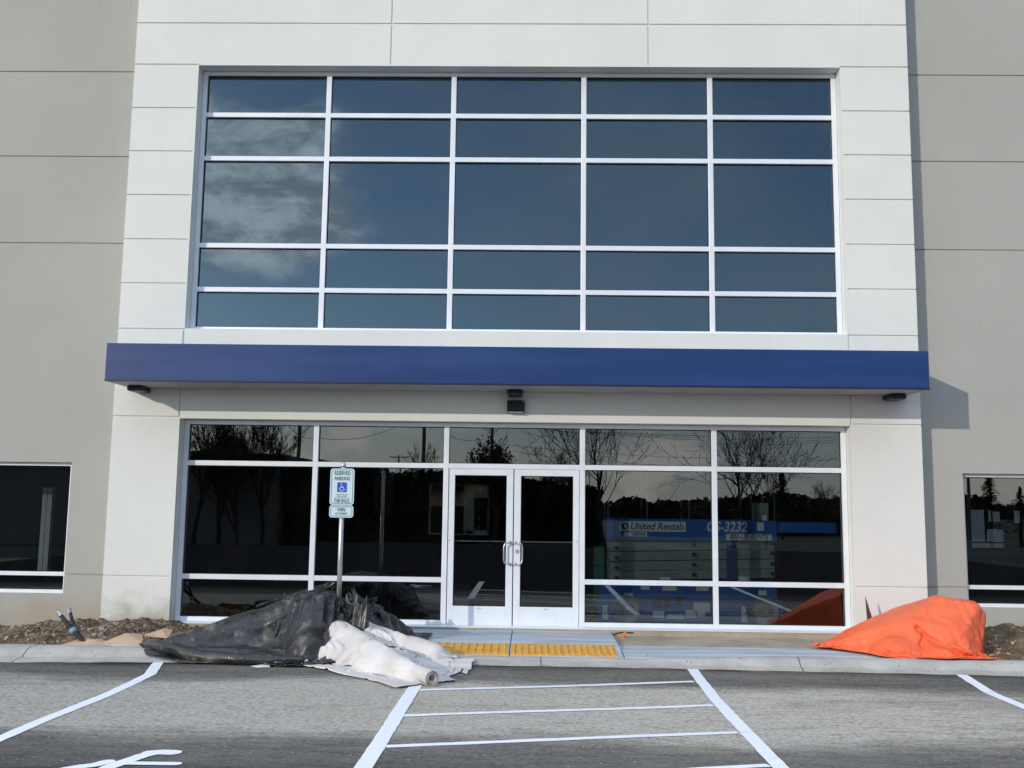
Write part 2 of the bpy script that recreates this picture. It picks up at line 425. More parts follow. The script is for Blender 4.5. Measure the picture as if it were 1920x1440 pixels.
# door slab (ramps down to the tactile strip), sidewalk to the right, dusty bed between them and the wall
def slabmesh(x0,x1,rows,seamx=None):
    m=MB()
    for (xa,xb) in (((x0,seamx-.006),(seamx+.006,x1)) if seamx else ((x0,x1),)):
        for (ya,za),(yb,zb) in zip(rows[:-1],rows[1:]):
            m.add([(xa,yb,zb),(xb,yb,zb),(xb,ya,za),(xa,ya,za),(xa,yb,zb-.2),(xb,yb,zb-.2),(xb,ya,za-.2),(xa,ya,za-.2)],
                  [(0,1,2,3),(0,4,5,1),(1,5,6,2),(2,6,7,3),(3,7,4,0)])
    return m
def mk_slab2():
    t=NT('broom_concrete'); co=t.coord()
    n=t.noise(t.coord(scale=(.4,2.5,1)),2.0,6,.6); n2=t.noise(co,1.7,5,.6)
    c=t.mix(t.range(n,.35,.65),(.37,.42,.47),(.56,.60,.64))
    c=t.mix(t.math('MULTIPLY',t.range(n2,.52,.75),.45),c,(.46,.42,.36))
    return t.pbr(c,.85,0,t.bump(t.noise(t.coord(scale=(.3,60,1)),4,3),.3,.003),.25)
M['broom']=mk_slab2()
tag(slabmesh(-1.75,1.12,[(.24,.0),(-1.30,-.004)],-.235).build('sidewalk',M['broom'],fix=True),'blue grey concrete slab at the doors',kind='structure')
tag(slabmesh(-1.75,1.12,[(-1.305,-.004),(-2.03,-.052)],-.235).build('ramp_slab',M['broom'],fix=True),kind='structure')
tag(slabmesh(1.135,5.3,[(-1.02,-.045),(-2.025,-.035)],3.3).build('sidewalk',M['broom'],fix=True),'pale concrete walk right of the doors',kind='structure')
tag(slabmesh(-5.0,-1.76,[(-.95,-.045),(-2.025,-.035)]).build('sidewalk',M['broom'],fix=True),kind='structure')
sheet('dirt_bed',1.13,5.6,-1.03,.3,-.05,M['slab_ground']); sheet('dirt_bed',-6.2,-1.755,-2.03,.3,-.09,M['soil'])
sheet('dirt_bed',-16,-6.2,-2.03,.4,-.09,M['soil']); sheet('dirt_bed',5.6,16,-2.03,.4,-.09,M['soil'])
# tactile strip: raised bars
m=MB(); z=lambda y:-.004+(-1.305-y)/(-1.305+2.03)*-.048
for (a,b) in ((-1.74,-.245),(-.225,1.06)):
    n=int((b-a)/.61+.5); w=(b-a)/n
    for k in range(n):
        x0=a+k*w+.004; x1=a+(k+1)*w-.004
        m.add([(x0,-1.95,z(-1.95)+.006),(x1,-1.95,z(-1.95)+.006),(x1,-1.33,z(-1.33)+.006),(x0,-1.33,z(-1.33)+.006),
               (x0,-1.95,z(-1.95)-.02),(x1,-1.95,z(-1.95)-.02),(x1,-1.33,z(-1.33)-.02),(x0,-1.33,z(-1.33)-.02)],
              [(0,1,2,3),(0,4,5,1),(1,5,6,2),(2,6,7,3),(3,7,4,0)])
        nb=8
        for q in range(nb):
            bx=x0+(q+.5)*(x1-x0)/nb
            for (ya,yb) in ((-1.93,-1.35),):
                m.add([(bx-.016,ya,z(ya)+.006),(bx+.016,ya,z(ya)+.006),(bx+.016,yb,z(yb)+.006),(bx-.016,yb,z(yb)+.006),
                       (bx-.010,ya+.01,z(ya)+.016),(bx+.010,ya+.01,z(ya)+.016),(bx+.010,yb-.01,z(yb)+.016),(bx-.010,yb-.01,z(yb)+.016)],
                      [(4,5,6,7),(0,1,5,4),(1,2,6,5),(2,3,7,6),(3,0,4,7)])
tag(m.build('tactile_strip',M['tactile'],fix=True),'yellow ribbed tactile strip in front of the double doors','tactile paving')

# painted markings
def stripe(name,pts,w,label):
    m=MB(); r=random.Random(len(pts)*7+int(w*1000)); 
    P=[Vector((p[0],p[1],0)) for p in pts]
    Q=[]
    for a,b in zip(P[:-1],P[1:]):
        n=max(2,int((b-a).length/.10)); Q+=[a.lerp(b,k/n) for k in range(n)]
    Q.append(P[-1])
    for i,q in enumerate(Q):
        d=(Q[min(i+1,len(Q)-1)]-Q[max(i-1,0)]).normalized(); s=Vector((-d.y,d.x,0))
        for e in (1,-1):
            p=q+s*(w/2*e+r.uniform(-.004,.004)); m.v.append((p.x,p.y,rz(p.x,p.y)+.005))
    for i in range(len(Q)-1): m.f.append((2*i+1,2*i+3,2*i+2,2*i)); m.m.append(0)
    return tag(m.build(name,M['paint']),label,kind='structure')
stripe('painted_line',[(-4.24,-2.46),(-4.17,-2.75),(-4.05,-3.2),(-4.03,-4.3),(-4.08,-5.4),(-4.14,-9)],.12,'white bay line at the left of the lot')
stripe('painted_line',[(-1.153,-2.6),(-1.158,-9.5)],.13,'white bay line left of the hatched area')
stripe('painted_line',[(1.878,-2.30),(1.85,-2.9),(1.815,-4),(1.805,-9.5)],.12,'white bay line right of the hatched area')
stripe('painted_line',[(4.89,-2.42),(4.80,-3.0),(4.72,-3.5),(4.70,-9.5)],.12,'white bay line at the right of the lot')
for a,b in (((-1.09,-3.87),(1.76,-3.11)),((-1.09,-5.06),(1.74,-4.33)),((-1.09,-6.13),(1.74,-5.45)),((-1.09,-7.2),(1.74,-6.50))):
    stripe('hatch_line',[a,b],.085,'thin slanted stripe of the access aisle')
def groundpoly(name,polys,label):
    m=MB()
    for p in polys:
        n=len(m.v); m.v+=[(x,y,rz(x,y)+.006) for x,y in p]; m.f.append(tuple(range(n,n+len(p)))); m.m.append(0)
    return tag(m.build(name,M['paint'],fix=True),label,kind='structure')
def cap(pts,w,k=6):   # round-ended stroke outline
    P=[Vector((*p,0)) for p in pts]; L=[];R=[]
    for i,p in enumerate(P):
        d=(P[min(i+1,len(P)-1)]-P[max(i-1,0)]).normalized(); s=Vector((-d.y,d.x,0))*w/2; L.append(p+s); R.append(p-s)
    d=(P[-1]-P[-2]).normalized(); s=Vector((-d.y,d.x,0))
    e=[P[-1]+(s*math.cos(a)+d*math.sin(a))*w/2 for a in [PI*j/k for j in range(1,k)]]
    d0=(P[0]-P[1]).normalized(); s0=Vector((-d0.y,d0.x,0))
    e0=[P[0]+(s0*math.cos(a)+d0*math.sin(a))*w/2 for a in [PI*j/k for j in range(1,k)]]
    return [(p.x,p.y) for p in L+e+R[::-1]+e0]
arc=lambda cx,cy,r,a0,a1,n=18:[(cx+r*math.cos(math.radians(a0+(a1-a0)*i/n)),cy+r*math.sin(math.radians(a0+(a1-a0)*i/n))) for i in range(n+1)]
groundpoly('wheelchair_marking',[cap([(-2.62,-6.455),(-2.70,-6.45),(-2.77,-6.475)],.14), cap([(-2.745,-6.47),(-2.80,-6.56),(-2.91,-6.88),(-2.94,-7.12),(-2.52,-7.12),(-2.40,-7.45),(-2.25,-7.43)],.12),
   cap([(-2.84,-6.77),(-2.48,-6.765)],.085), cap([(-2.70,-6.95),(-2.30,-6.95)],.07), cap([(-2.98,-6.74)]+arc(-2.85,-7.22,.43,115,330),.11)],'white painted wheelchair symbol on the asphalt')
# ------------------------------------------------------------ the building
def relief(xs,zs,depth,Y,thick,outer=True):
    """front wall as one skin: every cell has a depth behind plane Y, None = opening of the full thickness"""
    m=MB(); nx=len(xs)-1; nz=len(zs)-1
    D=lambda i,j:(depth(i,j) if 0<=i<nx and 0<=j<nz else -1)
    for i in range(nx):
        for j in range(nz):
            d=D(i,j)
            if d is not None: m.add([(xs[i],Y+d,zs[j]),(xs[i+1],Y+d,zs[j]),(xs[i+1],Y+d,zs[j+1]),(xs[i],Y+d,zs[j+1])],[(0,1,2,3)])
    def val(d): return thick if (d is None or d==-1) else d
    for i in range(nx+1):
        for j in range(nz):
            a=val(D(i-1,j)); b=val(D(i,j))
            if a==b: continue
            m.add([(xs[i],Y+a,zs[j]),(xs[i],Y+b,zs[j]),(xs[i],Y+b,zs[j+1]),(xs[i],Y+a,zs[j+1])],[(0,1,2,3)])
    for i in range(nx):
        for j in range(nz+1):
            a=val(D(i,j-1)); b=val(D(i,j))
            if a==b: continue
            m.add([(xs[i],Y+a,zs[j]),(xs[i+1],Y+a,zs[j]),(xs[i+1],Y+b,zs[j]),(xs[i],Y+b,zs[j])],[(0,1,2,3)])
    return m
def cuts(solid,joints,w=.024):
    """sorted coordinates; each joint becomes a thin cell"""
    c=set(solid)
    for j in joints: c|={j-w/2,j+w/2}
    return sorted(c)
B=empty('office_building',(-.25,0,0))
tag(B,'white and grey concrete commercial building with dark glazed entrance bay','building')
J=.024
PX0,PX1=-6.01,5.50; OL,OR=-5.04,4.505
hz=[.66,2.915,4.19,4.865,5.525,6.195,6.865,7.535,8.215,8.87,9.62]
xs=sorted({PX0,PX1,OL,OR,OL-J,OR+J,-2.16-J/2,-2.16+J/2,1.68-J/2,1.68+J/2}); zs=cuts([-.5,.03,2.895,4.19,8.205,10.3],hz)
def pdepth(i,j):
    x=(xs[i]+xs[i+1])/2; z=(zs[j]+zs[j+1])/2
    inx=OL<x<OR
    if inx and (.03<z<2.895 or 4.205<z<8.205): return None
    if inx and z<.03: return .10          # foundation is a separate piece set in front
    if z>8.225:
        if any(abs(z-h)<J/2 for h in (8.87,9.62)): return .018
        if abs(x+2.16)<J/2 or abs(x-1.68)<J/2: return .018
        return 0
    if 8.205<z<8.225: return .018 if (x<OL or x>OR) else 0
    if inx: return 0
    if (OL-J<x<OL or OR<x<OR+J): return .018 if (2.90<z<4.205) else 0
    return .018 if any(abs(z-h)<J/2 for h in hz) else 0
o=relief(xs,zs,pdepth,0,.42).build('entrance_wall',M['white_wall'],B,fix=False); bevel(o,.006,2)
tag(o,'projecting white concrete entrance portal wall')
m=MB(); m.box(OL+.003,OR-.003,-.012,.2,-.4,.026); bevel(m.build('foundation',M['foundation'],B),.006)
gz=[.65,5.525,6.87,8.215]
def greywall(x0,x1,wx0,wx1,lab):
    xs=sorted({x0,x1,wx0,wx1}); zs=cuts([-.5,.375,2.255,9.9],gz)
    def d(i,j):
        x=(xs[i]+xs[i+1])/2; z=(zs[j]+zs[j+1])/2
        if wx0<x<wx1 and .375<z<2.255: return None
        return .015 if any(abs(z-h)<J/2 for h in gz) else 0
    o=relief(xs,zs,d,.27,.3).build('side_wall',M['grey_wall'],B); tag(o,lab); return o
greywall(-16,-6.012,-9.4,-6.685,'grey side wall left of the portal'); greywall(5.502,16,6.165,8.9,'grey side wall right of the portal')

def window(name,Y,xm,zm,label,skip=None,w=.075,depth=.10,glass='glass',jamb=.07,head=.06,seed=1):
    """xm, zm: member centre lines; the outer ones are the frame's outer edges"""
    rng=random.Random(seed)
    f=MB(); x0,x1=xm[0],xm[-1]; z0,z1=zm[0],zm[-1]
    X=[(x0,x0+jamb)]+[(x-w/2,x+w/2) for x in xm[1:-1]]+[(x1-jamb,x1)]
    Z=[(z0,z0+head)]+[(z-w*.47,z+w*.47) for z in zm[1:-1]]+[(z1-head,z1)]
    for i,(a,b) in enumerate(X):
        if skip and i in skip.get('bays',[]):   # members bounding the door bay stop at the threshold
            pass
        f.box(a,b,Y,Y+depth,z0,z1)
    for i in range(len(X)-1):
        for j,(a,b) in enumerate(Z):
            if skip and i==skip['bay'] and j in skip['rows']: continue
            f.box(X[i][1],X[i+1][0],Y+.002,Y+depth-.002,a,b)
    o=f.build(name,M['frame'],B); bevel(o,.004,2); tag(o,label)
    for i in range(len(X)-1):
        for j in range(len(Z)-1):
            if skip and i==skip['bay'] and j<skip['panes']: continue
            a,b=X[i][1]-.012,X[i+1][0]+.012; c,d=Z[j][1]-.012,Z[j+1][0]+.012
            p=MB(); cx,cz=(a+b)/2,(c+d)/2
            p.box(a-cx,b-cx,-.006,.006,c-cz,d-cz)
            q=p.build('pane',M[glass],o,loc=None)
            q.matrix_parent_inverse=Matrix.Translation(parent_loc(o)).inverted()
            q.location=(cx,Y+.062,cz)
            q.rotation_euler=(math.radians(rng.uniform(-.16,.16)),0,math.radians(rng.uniform(-.2,.2)))
            # gasket : thin black line round the glass
        # end rows
    g=MB()
    for i in range(len(X)-1):
        for j in range(len(Z)-1):
            if skip and i==skip['bay'] and j<skip['panes']: continue
            a,b=X[i][1],X[i+1][0]; c,d=Z[j][1],Z[j+1][0]; t=.006
            y0,y1=Y+.035,Y+.056
            g.box(a,b,y0,y1,c,c+t); g.box(a,b,y0,y1,d-t*1.6,d); g.box(a,a+t,y0,y1,c+t,d-t*1.6); g.box(b-t,b,y0,y1,c+t,d-t*1.6)
    tag(g.build('gasket',M['rubber'],o),None)
    return o
xm=[-5.035,-3.11,-1.22,.737,2.622,4.50]
window('upper_window',.20,xm,[4.205,4.828,5.495,6.835,7.516,8.20],'upper curtain wall of five by five dark blue panes',glass='glass_up',seed=3)
sf=window('storefront_window',.20,xm,[.035,.655,2.27,2.89],'lower dark storefront glazing beside the doors',skip={'bay':2,'rows':[0,1],'panes':2},seed=8)
window('side_window',.35,[-9.4,-8.05,-6.685],[.375,.65,2.255],'dark low window at the left edge',w=.06,head=.05,jamb=.05,seed=5)
window('side_window',.35,[6.165,7.53,8.9],[.375,.65,2.255],'dark low window at the right edge',w=.06,head=.05,jamb=.05,seed=6)
# flashing sill strips
m=MB(); m.box(OL+.01,OR-.01,.02,.199,4.192,4.206); m.box(OL+.005,OR-.005,-.02,.199,.026,.036); m.build('sill',M['frame'],B)

# doors -------------------------------------------------------
def door(x0,x1,side,lab):
    z0,z1=.012,2.235; Y=.215; st=.085 ; stm=.095
    L=st if side<0 else stm; R=stm if side<0 else st
    f=MB(); f.box(x0,x0+L,Y,Y+.05,z0,z1); f.box(x1-R,x1,Y,Y+.05,z0,z1)
    f.box(x0+L,x1-R,Y+.001,Y+.049,z0,z0+.285); f.box(x0+L,x1-R,Y+.001,Y+.049,z1-.095,z1)
    d=f.build('door',M['door_paint'],B); bevel(d,.004,2); tag(d,lab)
    a,b,c,e=x0+L,x1-R,z0+.285,z1-.095
    p=MB(); p.box(a-.01,b+.01,Y+.02,Y+.03,c-.01,e+.01); p.build('pane',M['glass'],d)
    g=MB(); t=.007
    for q in ((a,b,c,c+t),(a,b,e-t,e),(a,a+t,c+t,e-t),(b-t,b,c+t,e-t)): g.box(q[0],q[1],Y+.004,Y+.018,q[2],q[3])
    g.build('gasket',M['rubber'],d)
    s=MB(); s.tube([(a,Y+.10,1.20),(b,Y+.10,1.20)],.012,8); s.box(a-.03,a+.01,Y+.05,Y+.115,1.17,1.23); s.box(b-.01,b+.03,Y+.05,Y+.115,1.17,1.23); s.build('push_bar',M['steel'],d,smooth=False)
    hx=(x1-.035) if side<0 else (x0+.035); o=-.09 if side<0 else .09
    pts=[(hx,Y,1.19),(hx,Y-.055,1.19),(hx+o*.35,Y-.07,1.188),(hx+o*.85,Y-.07,1.175),(hx+o,Y-.07,1.13),(hx+o,Y-.07,.95),(hx+o*.85,Y-.07,.905),(hx+o*.35,Y-.07,.892),(hx,Y-.055,.89),(hx,Y,.89)]
    h=MB(); h.tube(pts,.011,10)
    for z in (1.19,.89): h.tube([(hx,Y-.012,z),(hx,Y-.001,z)],.022,14)
    h.build('handle',M['handle'],d,smooth=True)
    if side>0:
        k=MB(); k.tube([(x0+.048,Y-.012,1.07),(x0+.048,Y,1.07)],.026,16); k.tube([(x0+.048,Y-.015,1.07),(x0+.048,Y-.0121,1.07)],.010,10); k.build('lock',M['steel'],d)
    k=MB(); sx=x0+.02 if side<0 else x1-.02
    k.tube([(sx,Y-.004,1.215),(sx,Y,1.215)],.012,10); k.build('screw_cap',M['steel'],d)
    k=MB(); mx=(x0+x1)/2; k.box(mx-.03,mx+.03,Y-.002,Y+.001,.262,.274); k.build('maker_plate',M['steel'],d)
    return d
door(-1.175,-.250,-1,'left leaf of the white double door'); door(-.236,.692,1,'right leaf of the white double door with the lock')
m=MB(); m.box(-1.182,.699,.16,.31,-.002,.010); m.build('threshold',M['steel'],B)

# interior shell, seen through the glass
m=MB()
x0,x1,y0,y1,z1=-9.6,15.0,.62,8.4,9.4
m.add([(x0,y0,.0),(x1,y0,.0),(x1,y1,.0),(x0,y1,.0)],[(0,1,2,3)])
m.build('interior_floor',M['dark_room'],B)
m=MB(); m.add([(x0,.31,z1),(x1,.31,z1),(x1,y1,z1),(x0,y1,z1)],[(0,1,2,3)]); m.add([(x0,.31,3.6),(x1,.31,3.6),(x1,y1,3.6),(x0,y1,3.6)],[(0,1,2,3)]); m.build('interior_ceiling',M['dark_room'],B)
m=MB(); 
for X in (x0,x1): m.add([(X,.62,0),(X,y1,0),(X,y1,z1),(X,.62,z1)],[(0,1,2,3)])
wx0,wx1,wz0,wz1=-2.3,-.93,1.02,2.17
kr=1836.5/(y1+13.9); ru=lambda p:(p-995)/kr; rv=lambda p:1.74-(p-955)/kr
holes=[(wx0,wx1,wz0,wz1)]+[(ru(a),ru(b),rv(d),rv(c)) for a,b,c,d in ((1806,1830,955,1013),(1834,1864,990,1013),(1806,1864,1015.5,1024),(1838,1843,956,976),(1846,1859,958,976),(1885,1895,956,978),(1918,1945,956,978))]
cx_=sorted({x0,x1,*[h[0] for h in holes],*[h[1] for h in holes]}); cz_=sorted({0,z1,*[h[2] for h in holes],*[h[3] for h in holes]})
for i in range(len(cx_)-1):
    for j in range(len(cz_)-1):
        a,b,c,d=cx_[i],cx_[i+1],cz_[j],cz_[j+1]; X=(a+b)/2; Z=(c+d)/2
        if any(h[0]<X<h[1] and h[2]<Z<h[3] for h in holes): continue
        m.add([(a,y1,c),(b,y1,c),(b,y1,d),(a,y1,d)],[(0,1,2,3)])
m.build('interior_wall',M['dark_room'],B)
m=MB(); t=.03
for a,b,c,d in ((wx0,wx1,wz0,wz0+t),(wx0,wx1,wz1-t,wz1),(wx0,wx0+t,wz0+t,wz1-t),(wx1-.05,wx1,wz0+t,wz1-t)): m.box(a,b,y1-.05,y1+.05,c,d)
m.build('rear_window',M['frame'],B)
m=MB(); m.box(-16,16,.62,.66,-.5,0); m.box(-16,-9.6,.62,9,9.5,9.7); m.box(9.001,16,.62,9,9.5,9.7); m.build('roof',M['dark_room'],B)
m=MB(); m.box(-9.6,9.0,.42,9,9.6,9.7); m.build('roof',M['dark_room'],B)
# pieces seen inside
m=MB(); m.box(-7.62,-7.55,1.35,1.45,.62,1.9); m.box(-7.54,-7.47,1.35,1.45,.62,1.9); tag(m.build('interior_post',M['white_board'],B),'pale interior post behind the left window')
# brick building glimpsed through the rear window
W=empty('brick_building',(-1.6,12,0)); tag(W,'tan brick building with pale stone pier seen through the left door','building')
m=MB(); m.box(-6,1.5,12,12.3,-.5,4.2); m.build('wall',M['brick'],W)
m=MB(); m.box(-1.74,-1.50,11.9,12,-.5,1.95); m.build('pier',M['pier_stone'],W)
m=MB(); m.box(-3.3,-1.76,11.95,12.01,2.05,2.35); m.build('awning',M['black'],W)
m=MB(); m.box(-3.0,-1.76,11.96,12.01,-.3,1.66); m.build('door',M['black'],W)
m=MB(); m.box(-1.47,-.9,11.97,12.01,1.05,1.88); m.build('window',M['black'],W)
m=MB(); m.box(-1.7,-.7,11.9,12.01,.86,1.03); m.build('sill',M['pier_stone'],W)

# ------------------------------------------------------------ canopy
K=empty('entrance_canopy',(-.25,0,3.34)); tag(K,'long flat dark blue metal canopy over the entrance','canopy')
m=MB(); cx0,cx1,cz0,cz1,cy=-5.82,5.325,3.338,3.853,-.78
m.box(cx0,cx1,cy,cy+.05,cz0,cz1); m.box(cx0,cx0+.05,cy+.051,-.001,cz0,cz1); m.box(cx1-.05,cx1,cy+.051,-.001,cz0,cz1)
o=m.build('fascia',M['canopy'],K); bevel(o,.012,3)
m=MB(); m.box(cx0+.051,cx1-.051,cy+.051,-.002,cz1-.03,cz1-.004); m.build('top_deck',M['canopy'],K)
m=MB(); m.box(cx0+.03,cx1-.03,cy+.03,-.003,cz0-.012,cz0-.0005); m.build('soffit',M['soffit'],K)
m=MB(); m.box(cx0,cx1,cy-.003,cy+.028,cz0-.010,cz0+.014); bevel(m.build('drip_edge',simple('dark_blue_trim',(.008,.012,.05),.4),K),.003)
for cx in (-5.585,-.235,5.075):
    m=MB(); m.box(cx-.112,cx+.112,-.34,-.002,cz0-.090,cz0-.013); bevel(m.build('bracket',simple('bracket_navy',(.012,.018,.055),.45) if 'bracket_navy' not in bpy.data.materials else bpy.data.materials['bracket_navy'],K),.03,4)
Lg=empty('wall_light',(-.225,0,3.11)); tag(Lg,'small black box light on the wall above the doors','wall light')
m=MB(); m.box(-.345,-.105,-.012,-.001,3.02,3.20); m.build('back_plate',M['black'],Lg)
m=MB(); m.add([(-.350,-.0125,3.03),(-.100,-.0125,3.03),(-.100,-.10,3.05),(-.350,-.10,3.05),(-.350,-.0125,3.205),(-.100,-.0125,3.205),(-.100,-.075,3.20),(-.350,-.075,3.20)],
   [(0,3,2,1),(4,5,6,7),(0,1,5,4),(1,2,6,5),(2,3,7,6),(3,0,4,7)]); bevel(m.build('housing',M['black'],Lg,fix=True),.012,3)
m=MB(); m.box(-.33,-.12,-.085,-.02,3.022,3.034); m.build('lens',simple('frosted_lens',(.35,.36,.36),.4),Lg)
m=MB(); m.tube([(-.125,-.09,3.185),(-.125,-.079,3.185)],.008,8); m.build('sensor',M['decal'],Lg)

# ------------------------------------------------------------ writing
def text(name,body,x,z,Y,size,mat,parent,shear=0,bold=0,align='CENTER',sx=1,extr=.0008,rot=None):
    c=bpy.data.curves.new(name,'FONT'); c.body=body; c.size=size; c.align_x=align; c.align_y='CENTER'; c.shear=shear; c.offset=bold; c.extrude=extr; c.resolution_u=3
    t=bpy.data.objects.new('tmp',c); C.objects.link(t); bpy.context.view_layer.update()
    me=bpy.data.meshes.new_from_object(t.evaluated_get(bpy.context.evaluated_depsgraph_get())); bpy.data.objects.remove(t); bpy.data.curves.remove(c)
    me.transform(Matrix.Translation((x,Y,z))@Matrix.Rotation(PI/2,4,'X')@Matrix.Diagonal((sx,1,1,1)))
    me.name=name; me.materials.clear(); me.materials.append(mat)
    o=bpy.data.objects.new(name,me); C.objects.link(o)
    if parent: o.parent=parent; o.matrix_parent_inverse=Matrix.Translation(parent_loc(parent)).inverted()
    return o
def rrect(x0,x1,z0,z1,r,k=5):
    P=[]
    for cx,cz,a in ((x1-r,z1-r,0),(x0+r,z1-r,90),(x0+r,z0+r,180),(x1-r,z0+r,270)):
        for j in range(k+1):
            t=math.radians(a+90*j/k); P.append((cx+r*math.cos(t),cz+r*math.sin(t)))
    return P
def ring(m,x0,x1,z0,z1,r,w,y0,y1):
    a=rrect(x0,x1,z0,z1,r); b=rrect(x0+w,x1-w,z0+w,z1-w,max(r-w,.004)); n=len(a)
    m.add([(p[0],y0,p[1]) for p in a]+[(p[0],y0,p[1]) for p in b],[(i,(i+1)%n,(i+1)%n+n,i+n) for i in range(n)])

# ------------------------------------------------------------ parking sign
SX,SY=-2.385,-1.46
S=empty('parking_sign',(SX,SY,-.1)); tag(S,'reserved disabled parking sign on a galvanised post in the black tarp','sign')
m=MB(); m.tube([(SX,SY,-.1),(SX,SY,2.19)],.030,20); m.build('post',M['steel'],S,smooth=True)
m=MB(); m.tube([(SX,SY,2.185),(SX,SY,2.195),(SX,SY,2.215),(SX,SY,2.232),(SX,SY,2.24)],[.033,.034,.030,.018,.003],20); m.build('post_cap',M['steel'],S,smooth=True)
yb=SY-.034; W2=.1525
M['sign_back']=simple('bare_sign_back',(.06,.06,.065),.6)
def signpanel(nm,z0,z1,r):
    m=MB(); m.poly(rrect(SX-W2,SX+W2,z0,z1,r),yb-.003,yb); p=m.build(nm,M['sign_white'],S,fix=True)
    m=MB(); m.poly(rrect(SX-W2+.0005,SX+W2-.0005,z0+.0005,z1-.0005,r),yb+.0003,yb+.0015); m.build('sign_back',M['sign_back'],p,fix=True)
    m=MB(); ring(m,SX-W2+.014,SX+W2-.014,z0+.014,z1-.014,r*.8,.007,yb-.0042,yb); b=m.build('border',M['sign_green'],p)
    return p
z1=2.155; z0=z1-.457; p=signpanel('sign_panel',z0,z1,.038)
g=M['sign_green']; yt=yb-.0042
text('lettering','RESERVED',SX,z1-.060,yt,.066,g,p,sx=.70,bold=.0016)
text('lettering','PARKING',SX,z1-.128,yt,.064,g,p,sx=.74,bold=.0016)
text('lettering','THIS SPACE',SX,z0+.048,yt,.056,g,p,sx=.68,bold=.0014)
for k,(s_,w_) in enumerate((('VEHICLES WITH VALID',.6),('PLATES OR PERMIT',.6),('STATE REGISTRATION ONLY',.62))):
    text('lettering',s_,SX,z0+.128-k*.021,yt,.017,g,p,sx=.85)
m=MB(); m.poly(rrect(SX-.062,SX+.062,z1-.298,z1-.174,.008),yt-.0004,yb-.002); m.build('blue_square',M['sign_blue'],p,fix=True)
def strokes(polys,Y,name,mat,parent):
    m=MB()
    for q in polys:
        n=len(m.v); m.v+=[(a,Y,b) for a,b in q]; m.f.append(tuple(range(n,n+len(q)))); m.m.append(0)
    return m.build(name,mat,parent)
bx,bz=SX-.003,z1-.24
sc=.050
P=lambda l:[(bx+a*sc,bz+b*sc) for a,b in l]
strokes([P(arc(-.15,.86,.15,0,340)), P(cap([(-.15,.55),(-.12,-.02),(.42,-.02),(.62,-.62),(.88,-.52)],.17)), P(cap([(-.1,.26),(.35,.26)],.14)),
   P(cap(arc(.02,-.32,.56,135,355),.15))],yt-.0012,'wheelchair_symbol',M['decal'],p)
z3=z0-.006; z2=z3-.152; p=signpanel('van_panel',z2,z3,.034)
text('lettering','VAN',SX,z3-.055,yt,.060,g,p,sx=.85,bold=.002); text('lettering','ACCESSIBLE',SX,z3-.103,yt,.036,g,p,sx=.80,bold=.0004)
for z in (z1-.03,z0+.03,z3-.03):
    m=MB(); m.tube([(SX,yb-.008,z),(SX,yb-.003,z)],.007,10); m.build('bolt',M['steel'],S)

# ------------------------------------------------------------ scissor lift behind the right hand glass
LY=.95
T=empty('scissor_lift',(2.6,LY+.4,0)); tag(T,'blue scissor lift with stacked grey arms parked behind the right windows','scissor lift')
k=124.0
def U(px): return (px-995)/k-.0
def V(py,px=1300): return 1.74-(py-945-.0127*(px-995))/k
def bx_(m,xa,ya,xb,yb_,y0=0,y1=.8,c=0): m.box(U(xa),U(xb),LY+y0,LY+y1,V(yb_,(xa+xb)/2),V(ya,(xa+xb)/2),c=c)
m=MB(); bx_(m,1137,974,1451,1012,0,.05,.006); bx_(m,1137,974,1451,1012,.76,.81,.006); bx_(m,1137,1001,1451,1006,.051,.759)
deck=m.build('platform',M['lift_blue'],T)
m=MB(); bx_(m,1452,979,1563,998,.06,.10); bx_(m,1452,979,1563,998,.70,.74); bx_(m,1452,994,1563,997,.101,.699); m.build('extension_deck',M['lift_blue'],T)
m=MB()
for x in (1140,1212,1290,1405,1448):
    for y in (.02,.78): m.tube([(U(x),LY+y,V(975)),(U(x),LY+y,V(862))],.014,8)
for y in (.02,.78):
    for z in (864,918): m.tube([(U(1140),LY+y,V(z)),(U(1448),LY+y,V(z))],.014,8)
m.build('guard_rail',simple('rail_blue',(.008,.03,.10),.4),T)
m=MB(); bx_(m,1415,943,1440,976,.1,.35,.01); m.build('control_box',M['lift_grey'],T)
m=MB(); bx_(m,1427,966,1434,976,.02,.09); m.build('tag_plate',M['decal'],T)
m=MB()
a0,a1=1144,1449
for i in range(4):
    y=[1013,1031,1049,1066][i]
    z=lambda px,py:V(py,px)
    xa,xb=U(a0),U(a1); dl,dr=(3,-2)
    m.poly([(xa,z(a0,y+16.5+dl)),(xb,z(a1,y+16.5+dr)),(xb,z(a1,y+dr)),(xa,z(a0,y+dl))],LY+.10+.012*(i%2),LY+.16+.012*(i%2))
    m.poly([(xa,z(a0,y+16.5+dl)),(xb,z(a1,y+16.5+dr)),(xb,z(a1,y+dr)),(xa,z(a0,y+dl))],LY+.60,LY+.66)
bevel(m.build('scissor_arms',M['lift_grey'],T,fix=True),.006)
m=MB(); bx_(m,a0+4,1014,a1-4,1084,.20,.58); m.build('arm_shade_fill',simple('lift_shadow_core',(.03,.03,.035),.8),T)  # dark block added for the shade between the arms
for x,o in ((1156,6),(1299,0),(1444,-2)):
    for i in range(4):
        q=MB(); zc=V([1020,1038,1057,1075][i]+o,x); q.tube([(U(x),LY+.06,zc),(U(x),LY+.11,zc)],.030,12); q.tube([(U(x),LY+.045,zc),(U(x),LY+.0605,zc)],.015,8); q.build('pivot_pin',M['black'],T,smooth=False)
m=MB(); bx_(m,1360,1020,1379,1084,.085,.105); m.build('strut',simple('lift_dark_blue',(.02,.05,.16),.5),T)
